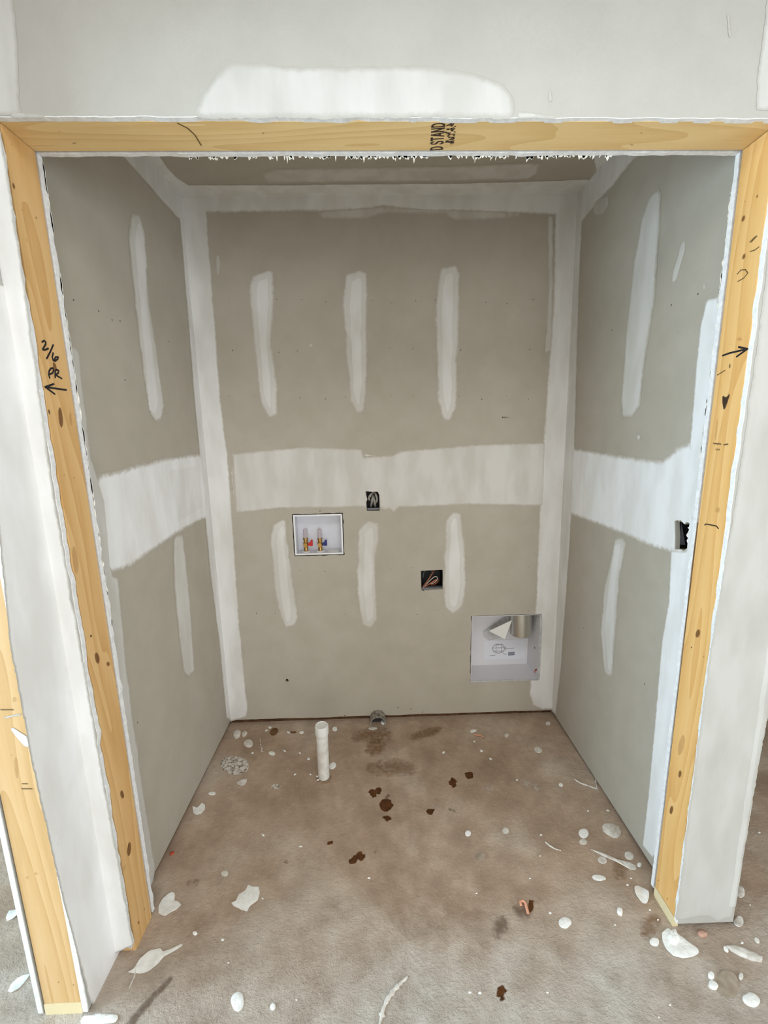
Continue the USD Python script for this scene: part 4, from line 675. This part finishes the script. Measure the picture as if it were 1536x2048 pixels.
big = [
 ('plaster_splat', [(470, 1805), (478, 1790), (490, 1782), (497, 1770), (506, 1774), (518, 1774), (520, 1786), (516, 1800), (500, 1812), (494, 1824), (482, 1820), (466, 1812), (462, 1806)], 'large ragged white plaster splat left of centre on the front floor', .005, 'plaster', 0),
 (P_, [(317, 1812), (324, 1800), (336, 1790), (346, 1785), (351, 1789), (349, 1802), (358, 1803), (363, 1810), (352, 1820), (340, 1826), (330, 1833), (318, 1828)], 'heart-shaped white plaster chip beside the left jamb foot', .004, 'plaster', .004),
 (P_, [(256, 1946), (268, 1938), (280, 1918), (300, 1902), (318, 1898), (326, 1904), (345, 1896), (364, 1888), (366, 1891), (345, 1904), (330, 1912), (318, 1926), (298, 1942), (278, 1948)], 'leaf-shaped white plaster flake with a thin tail near the left wall foot', .003, 'plaster', .006),
 (P_, E_(475, 2004, 26, 38, .1), 'bright white oval plaster chip at the bottom edge, left of centre', .006, 'plaster', 0),
 (P_, E_(546, 2014, 11, 15, .3), 'small white plaster lump right of the bright oval chip at the bottom edge', .008, 'plaster', 0),
 ('compound_disc', E_(469, 1531, 58, 38, .1, 20), 'mottled grey-white dried compound disc near the left closet corner', .004, 'plaster_mottled', 0),
 (P_, [(472, 1566), (482, 1560), (495, 1558), (492, 1568), (484, 1573), (476, 1570)], 'triangular white chip just below the mottled compound disc', .005, 'plaster_dusty', .003),
 (P_, E_(497, 1487, 19, 17, 0), 'round white chip in the left rear of the closet floor, above the mottled disc', .005, 'plaster_dusty', 0),
 (P_, [(466, 1466), (474, 1459), (482, 1463), (480, 1474), (472, 1478), (467, 1474)], 'crumbly white lump in the left rear closet corner', .010, 'plaster_dusty', 0),
 (P_, [(484, 1466), (492, 1461), (496, 1467), (488, 1475), (484, 1477)], 'smaller crumbly white lump right beside the lump in the left rear corner', .008, 'plaster_dusty', 0),
 (P_, E_(544, 1507, 13, 8, .1), 'white chip between the left rear corner and the white pipe', .005, 'plaster', 0),
 (P_, E_(603, 1465, 10, 6, -.2), 'flat oval chip at the rear, left of the white pipe cap', .004, 'plaster', 0),
 (P_, E_(670, 1458, 10, 10, 0), 'round chip at the rear, right of the white pipe cap', .004, 'plaster', 0),
 (P_, E_(665, 1532, 12, 15, .5), 'oval white chip leaning at the right of the white pipe foot', .006, 'plaster', 0),
 (P_, E_(424, 1587, 15, 7, .1), 'thin white chip near the left closet wall, below the mottled disc', .004, 'plaster', 0),
 (P_, [(385, 1614), (394, 1616), (404, 1606), (410, 1610), (410, 1618), (402, 1628), (392, 1631), (386, 1626)], 'fish-shaped white chip against the foot of the left closet wall', .005, 'plaster', .003),
 ('compound_ring', E_(552, 1573, 20, 10, 0), 'faint pale compound ring left of the brown stains', .002, 'plaster_mottled', 0),
 (P_, E_(450, 1747, 15, 12, -.2), 'pale worn chip on the floor left of the large ragged splat', .003, 'plaster_dusty', 0),
 (P_, E_(390, 1867, 10, 8, .1), 'small cream chip above the tail of the leaf-shaped flake', .006, 'plaster', 0),
 (P_, E_(947, 1462, 13, 6, -.2), 'white sliver at the right rear of the closet, above the orange scrap', .004, 'plaster', 0),
 (P_, E_(1096, 1447, 10, 8, 0), 'small chip in the right rear closet corner', .004, 'plaster_dusty', 0),
 (P_, E_(1013, 1471, 9, 8, 0), 'small dull chip between the orange scrap and the right rear corner', .004, 'plaster_dusty', 0),
 (P_, E_(1076, 1500, 17, 12, .3), 'oval greyish chip near the right closet wall at the rear', .004, 'plaster_dusty', 0),
 (P_, E_(1122, 1570, 9, 7, .4), 'white crumb-like chip beside the right closet wall, midway', .004, 'plaster', 0),
 (P_, E_(936, 1667, 12, 12, .2), 'small bright square-ish chip in the middle of the floor, right of the brown stains', .005, 'plaster', 0),
 (P_, E_(1011, 1661, 14, 13, 0), 'small round dull chip right of the bright square-ish chip', .004, 'plaster_dusty', 0),
 (P_, E_(1167, 1667, 21, 18, .5), 'oval white chip by the right wall, left of the doughnut-shaped lump', .005, 'plaster', 0),
 (P_, E_(1167, 1684, 18, 12, .1), 'dull chip directly below the oval chip by the right wall', .003, 'plaster_dusty', 0),
 (P_, [(1203, 1655), (1210, 1648), (1224, 1648), (1238, 1656), (1242, 1668), (1235, 1676), (1226, 1676), (1216, 1670), (1206, 1664)], 'doughnut-shaped plaster lump against the right closet wall', .012, 'plaster_dusty', 0),
 (P_, E_(961, 1714, 20, 18, .3), 'translucent greyish flake in the middle of the front floor', .003, 'paper_disc', .004),
 (P_, E_(1205, 1721, 19, 14, .5), 'dusty oval chip left of the long plaster drip', .004, 'plaster_dusty', 0),
 (P_, E_(1258, 1712, 20, 16, .6), 'oval chip above the bulb of the long plaster drip', .004, 'plaster_dusty', 0),
 (P_, E_(1279, 1730, 9, 10, .2), 'small chip right of the bulb of the long plaster drip', .005, 'plaster', 0),
 (P_, E_(1198, 1756, 29, 11, .15), 'spindle-shaped white chip below the long plaster drip', .005, 'plaster', 0),
 ('plaster_drip', [(1180, 1698), (1200, 1704), (1220, 1712), (1245, 1724), (1262, 1726), (1273, 1732), (1272, 1740), (1262, 1740), (1248, 1732), (1225, 1720), (1200, 1709)], 'long thin plaster drip ending in a bulb, near the right jamb', .005, 'plaster_dusty', 0),
 (P_, E_(1130, 1846, 25, 23, .2), 'roundish white chip on the front floor left of the right jamb', .007, 'plaster', 0),
 (P_, [(1269, 1778), (1276, 1772), (1288, 1778), (1296, 1786), (1298, 1798), (1294, 1808), (1286, 1806), (1276, 1796), (1270, 1786)], 'curled crumpled plaster flake against the right jamb foot', .006, 'plaster', .016),
 (P_, [(1236, 1818), (1245, 1812), (1246, 1826), (1242, 1844), (1234, 1842)], 'upright narrow white chip left of the right jamb foot', .012, 'plaster', 0),
 ('plaster_lump', [(1322, 1870), (1335, 1862), (1350, 1868), (1362, 1876), (1376, 1886), (1396, 1900), (1398, 1908), (1386, 1914), (1366, 1918), (1346, 1912), (1332, 1898), (1324, 1884)], 'big folded plaster lump at the outer corner of the right jamb', .014, 'plaster', .010),
 ('plaster_lump', [(1338, 1866), (1350, 1862), (1358, 1880), (1354, 1898), (1342, 1892), (1334, 1878)], 'bright white plaster dollop on top of the big folded lump', .028, 'plaster', 0),
 (P_, E_(1309, 1884, 20, 17, .4), 'pinkish white chip left of the big folded plaster lump', .006, 'plaster', 0),
 (P_, [(1452, 1892), (1466, 1890), (1490, 1898), (1512, 1908), (1524, 1918), (1522, 1925), (1500, 1920), (1480, 1912), (1462, 1902)], 'long jagged plaster chunk at the right edge in front of the wall end', .010, 'plaster_dusty', 0),
 (P_, E_(1514, 1881, 8, 15, -.6), 'yellowish sliver at the right edge above the long jagged chunk', .004, 'torn_paper', 0),
 (P_, E_(1452, 1899, 8, 15, -.5), 'thin white shard left of the long jagged chunk', .004, 'plaster', 0),
 ('compound_disc', E_(1455, 1970, 46, 54, -.4, 20), 'thin brown-grey disc lying at the lower right', .003, 'paper_disc', .003),
 (P_, E_(1422, 1952, 13, 16, -.3), 'white chip at the upper left rim of the brown-grey disc', .008, 'plaster', 0),
 (P_, E_(1426, 1971, 21, 16, .5), 'angular white chip at the lower left rim of the brown-grey disc', .008, 'plaster', 0),
 (P_, E_(1502, 2000, 36, 27, .5), 'ridged oval white plaster chip in the lower right corner', .009, 'plaster', 0),
 (P_, E_(1482, 1954, 9, 14, 0), 'small upright chip right of the brown-grey disc', .008, 'plaster_dusty', 0),
 (P_, E_(1480, 1784, 18, 26, -.3), 'white chip half hidden behind the right wall end', .008, 'plaster_dusty', 0),
 (P_, E_(1477, 1846, 20, 20, .5), 'grey chip at the lower right corner of the wall end', .005, 'plaster_dusty', .006),
 (P_, [(12, 1836), (18, 1824), (30, 1820), (42, 1816), (38, 1828), (26, 1838), (14, 1842)], 'upper of the two white flakes left of the pale stud', .004, 'plaster', .004),
 (P_, [(17, 1983), (22, 1968), (34, 1958), (48, 1952), (60, 1951), (50, 1964), (38, 1978), (24, 1985)], 'lower of the two white flakes left of the pale stud', .004, 'plaster', .004),
 ('plaster_lump', [(160, 2034), (200, 2028), (246, 2032), (240, 2044), (200, 2050), (160, 2048)], 'strip of dried plaster on the floor at the pale stud foot', .010, 'plaster', 0),
 ('plaster_lump', E_(1404, 1868, 20, 14, .2), 'pinkish clay lump under the wall end right of the jamb', .010, 'clay_lump', 0),
 (P_, E_(766, 1444, 9, 12, 0), 'white shard at the right of the muddy pipe stub', .012, 'plaster', 0),
 (P_, E_(746, 1457, 18, 6, -.1), 'flat white shard in front of the muddy pipe stub', .004, 'plaster_dusty', 0),
]
for n, pts, lab, t, m, cu in big: scrap(n, pts, lab, 'plaster scrap' if n != 'compound_disc' else 'plaster disc', t, m, cu)
scrap('dirt_clod', E_(548, 1464, 18, 13, -.6), 'dark brown dirt clod on the rear left closet floor', 'dirt clod', .008, 'bark_scrap')
scrap('dirt_clod', E_(587, 1465, 13, 4, 0), 'flat brown splinter right of the dark dirt clod', 'splinter', .004, 'bark_scrap')
for pxs, w, lab in (([(520, 1476), (521, 1488), (524, 1498), (522, 1502), (527, 1504)], .005, 'thin white paper curl on the rear left closet floor'),
                    ([(1148, 1558), (1160, 1566), (1178, 1572), (1194, 1578)], .008, 'thin plaster string beside the right closet wall'),
                    ([(1192, 1556), (1192, 1566), (1195, 1582)], .006, 'short plaster string climbing to the right wall foot'),
                    ([(1090, 1684), (1100, 1692), (1110, 1698), (1122, 1702)], .006, 'thin pale plaster string right of the front floor middle'),
                    ([(272, 1940), (268, 1955), (262, 1968), (258, 1978)], .005, 'thin plaster drip below the leaf-shaped flake')):
    q = ridge(pxs, w, .003, len(lab)); c = q.vertices.mean(0); obj('plaster_string', q, 'plaster_dusty', smooth=50, label=lab, cat='plaster scrap', at=(c[0], c[1], 0))
q = ridge([(757, 2075), (760, 2046), (766, 2020), (774, 2000), (788, 1980), (800, 1968), (815, 1954)], .010, .004, 3); c = q.vertices.mean(0)
obj('plaster_string', q, 'plaster_dusty', smooth=50, label='long curved plaster ridge running off the bottom edge', cat='plaster ridge', at=(c[0], c[1], 0))
def wire_scrap(name, pxs, rad, m, label, cat):
    p = FLOOR.px(pxs); P = np.c_[p, np.full(len(p), rad + .0005)]; c = P.mean(0); c[2] = 0
    obj(name, tube(P, rad, 8), m, smooth=True, label=label, cat=cat, at=c)
wire_scrap('copper_wire_scrap', [(1042, 1814), (1040, 1806), (1046, 1804), (1051, 1810), (1056, 1830)], .0042, 'pink_wire', 'hooked copper wire scrap lying in a brown stain on the front floor', 'wire')
wire_scrap('orange_scrap', [(948, 1470), (955, 1472), (962, 1472), (967, 1477)], .0038, 'clay_ring', 'thin orange scrap at the right rear of the closet floor', 'scrap')
scrap('red_scrap', [(336, 1718), (340, 1706), (348, 1698), (349, 1704), (344, 1712), (342, 1722)], 'orange-red scrap wedged at the foot of the left closet wall', 'scrap', .008, 'red_scrap')
tiny = [(540, 1455), (533, 1461), (505, 1506), (590, 1549), (621, 1549), (635, 1553), (636, 1560), (526, 1670), (601, 1693), (445, 1880), (525, 1797), (949, 1483), (887, 1505), (963, 1502), (981, 1518), (1034, 1560), (1082, 1670), (1176, 1622), (1216, 1621), (569, 1502), (617, 1518), (600, 1506), (738, 1756), (1080, 1712), (577, 1465), (457, 1926), (593, 2000), (940, 1985), (960, 1986), (1095, 1985), (1255, 1770), (1262, 1757), (1230, 1850), (1300, 1820), (1316, 1840), (1340, 2010), (1318, 2035), (1522, 1914), (1484, 1886), (1060, 1757), (953, 1787), (1100, 1826), (1518, 1665), (1500, 1810)]
for i, (x, y) in enumerate(tiny):
    s = rng.uniform(4, 7.5)
    where = ('left of and around the white pipe' if x < 700 and y < 1575 else 'in the right rear of the closet' if y < 1575 else 'along the right wall and jamb' if x > 1150 and y < 1860 else 'in the lower right corner' if x > 1300 else 'in the left front half' if x < 700 else 'in the middle front')
    scrap('plaster_crumb', ell(x, y, s, s * rng.uniform(.5, .8), rng.uniform(-.6, .6), 9), f'tiny white plaster crumb scattered on the floor {where}', 'plaster crumb', .003, 'plaster', group=f'tiny plaster crumbs {where}', step=.003)
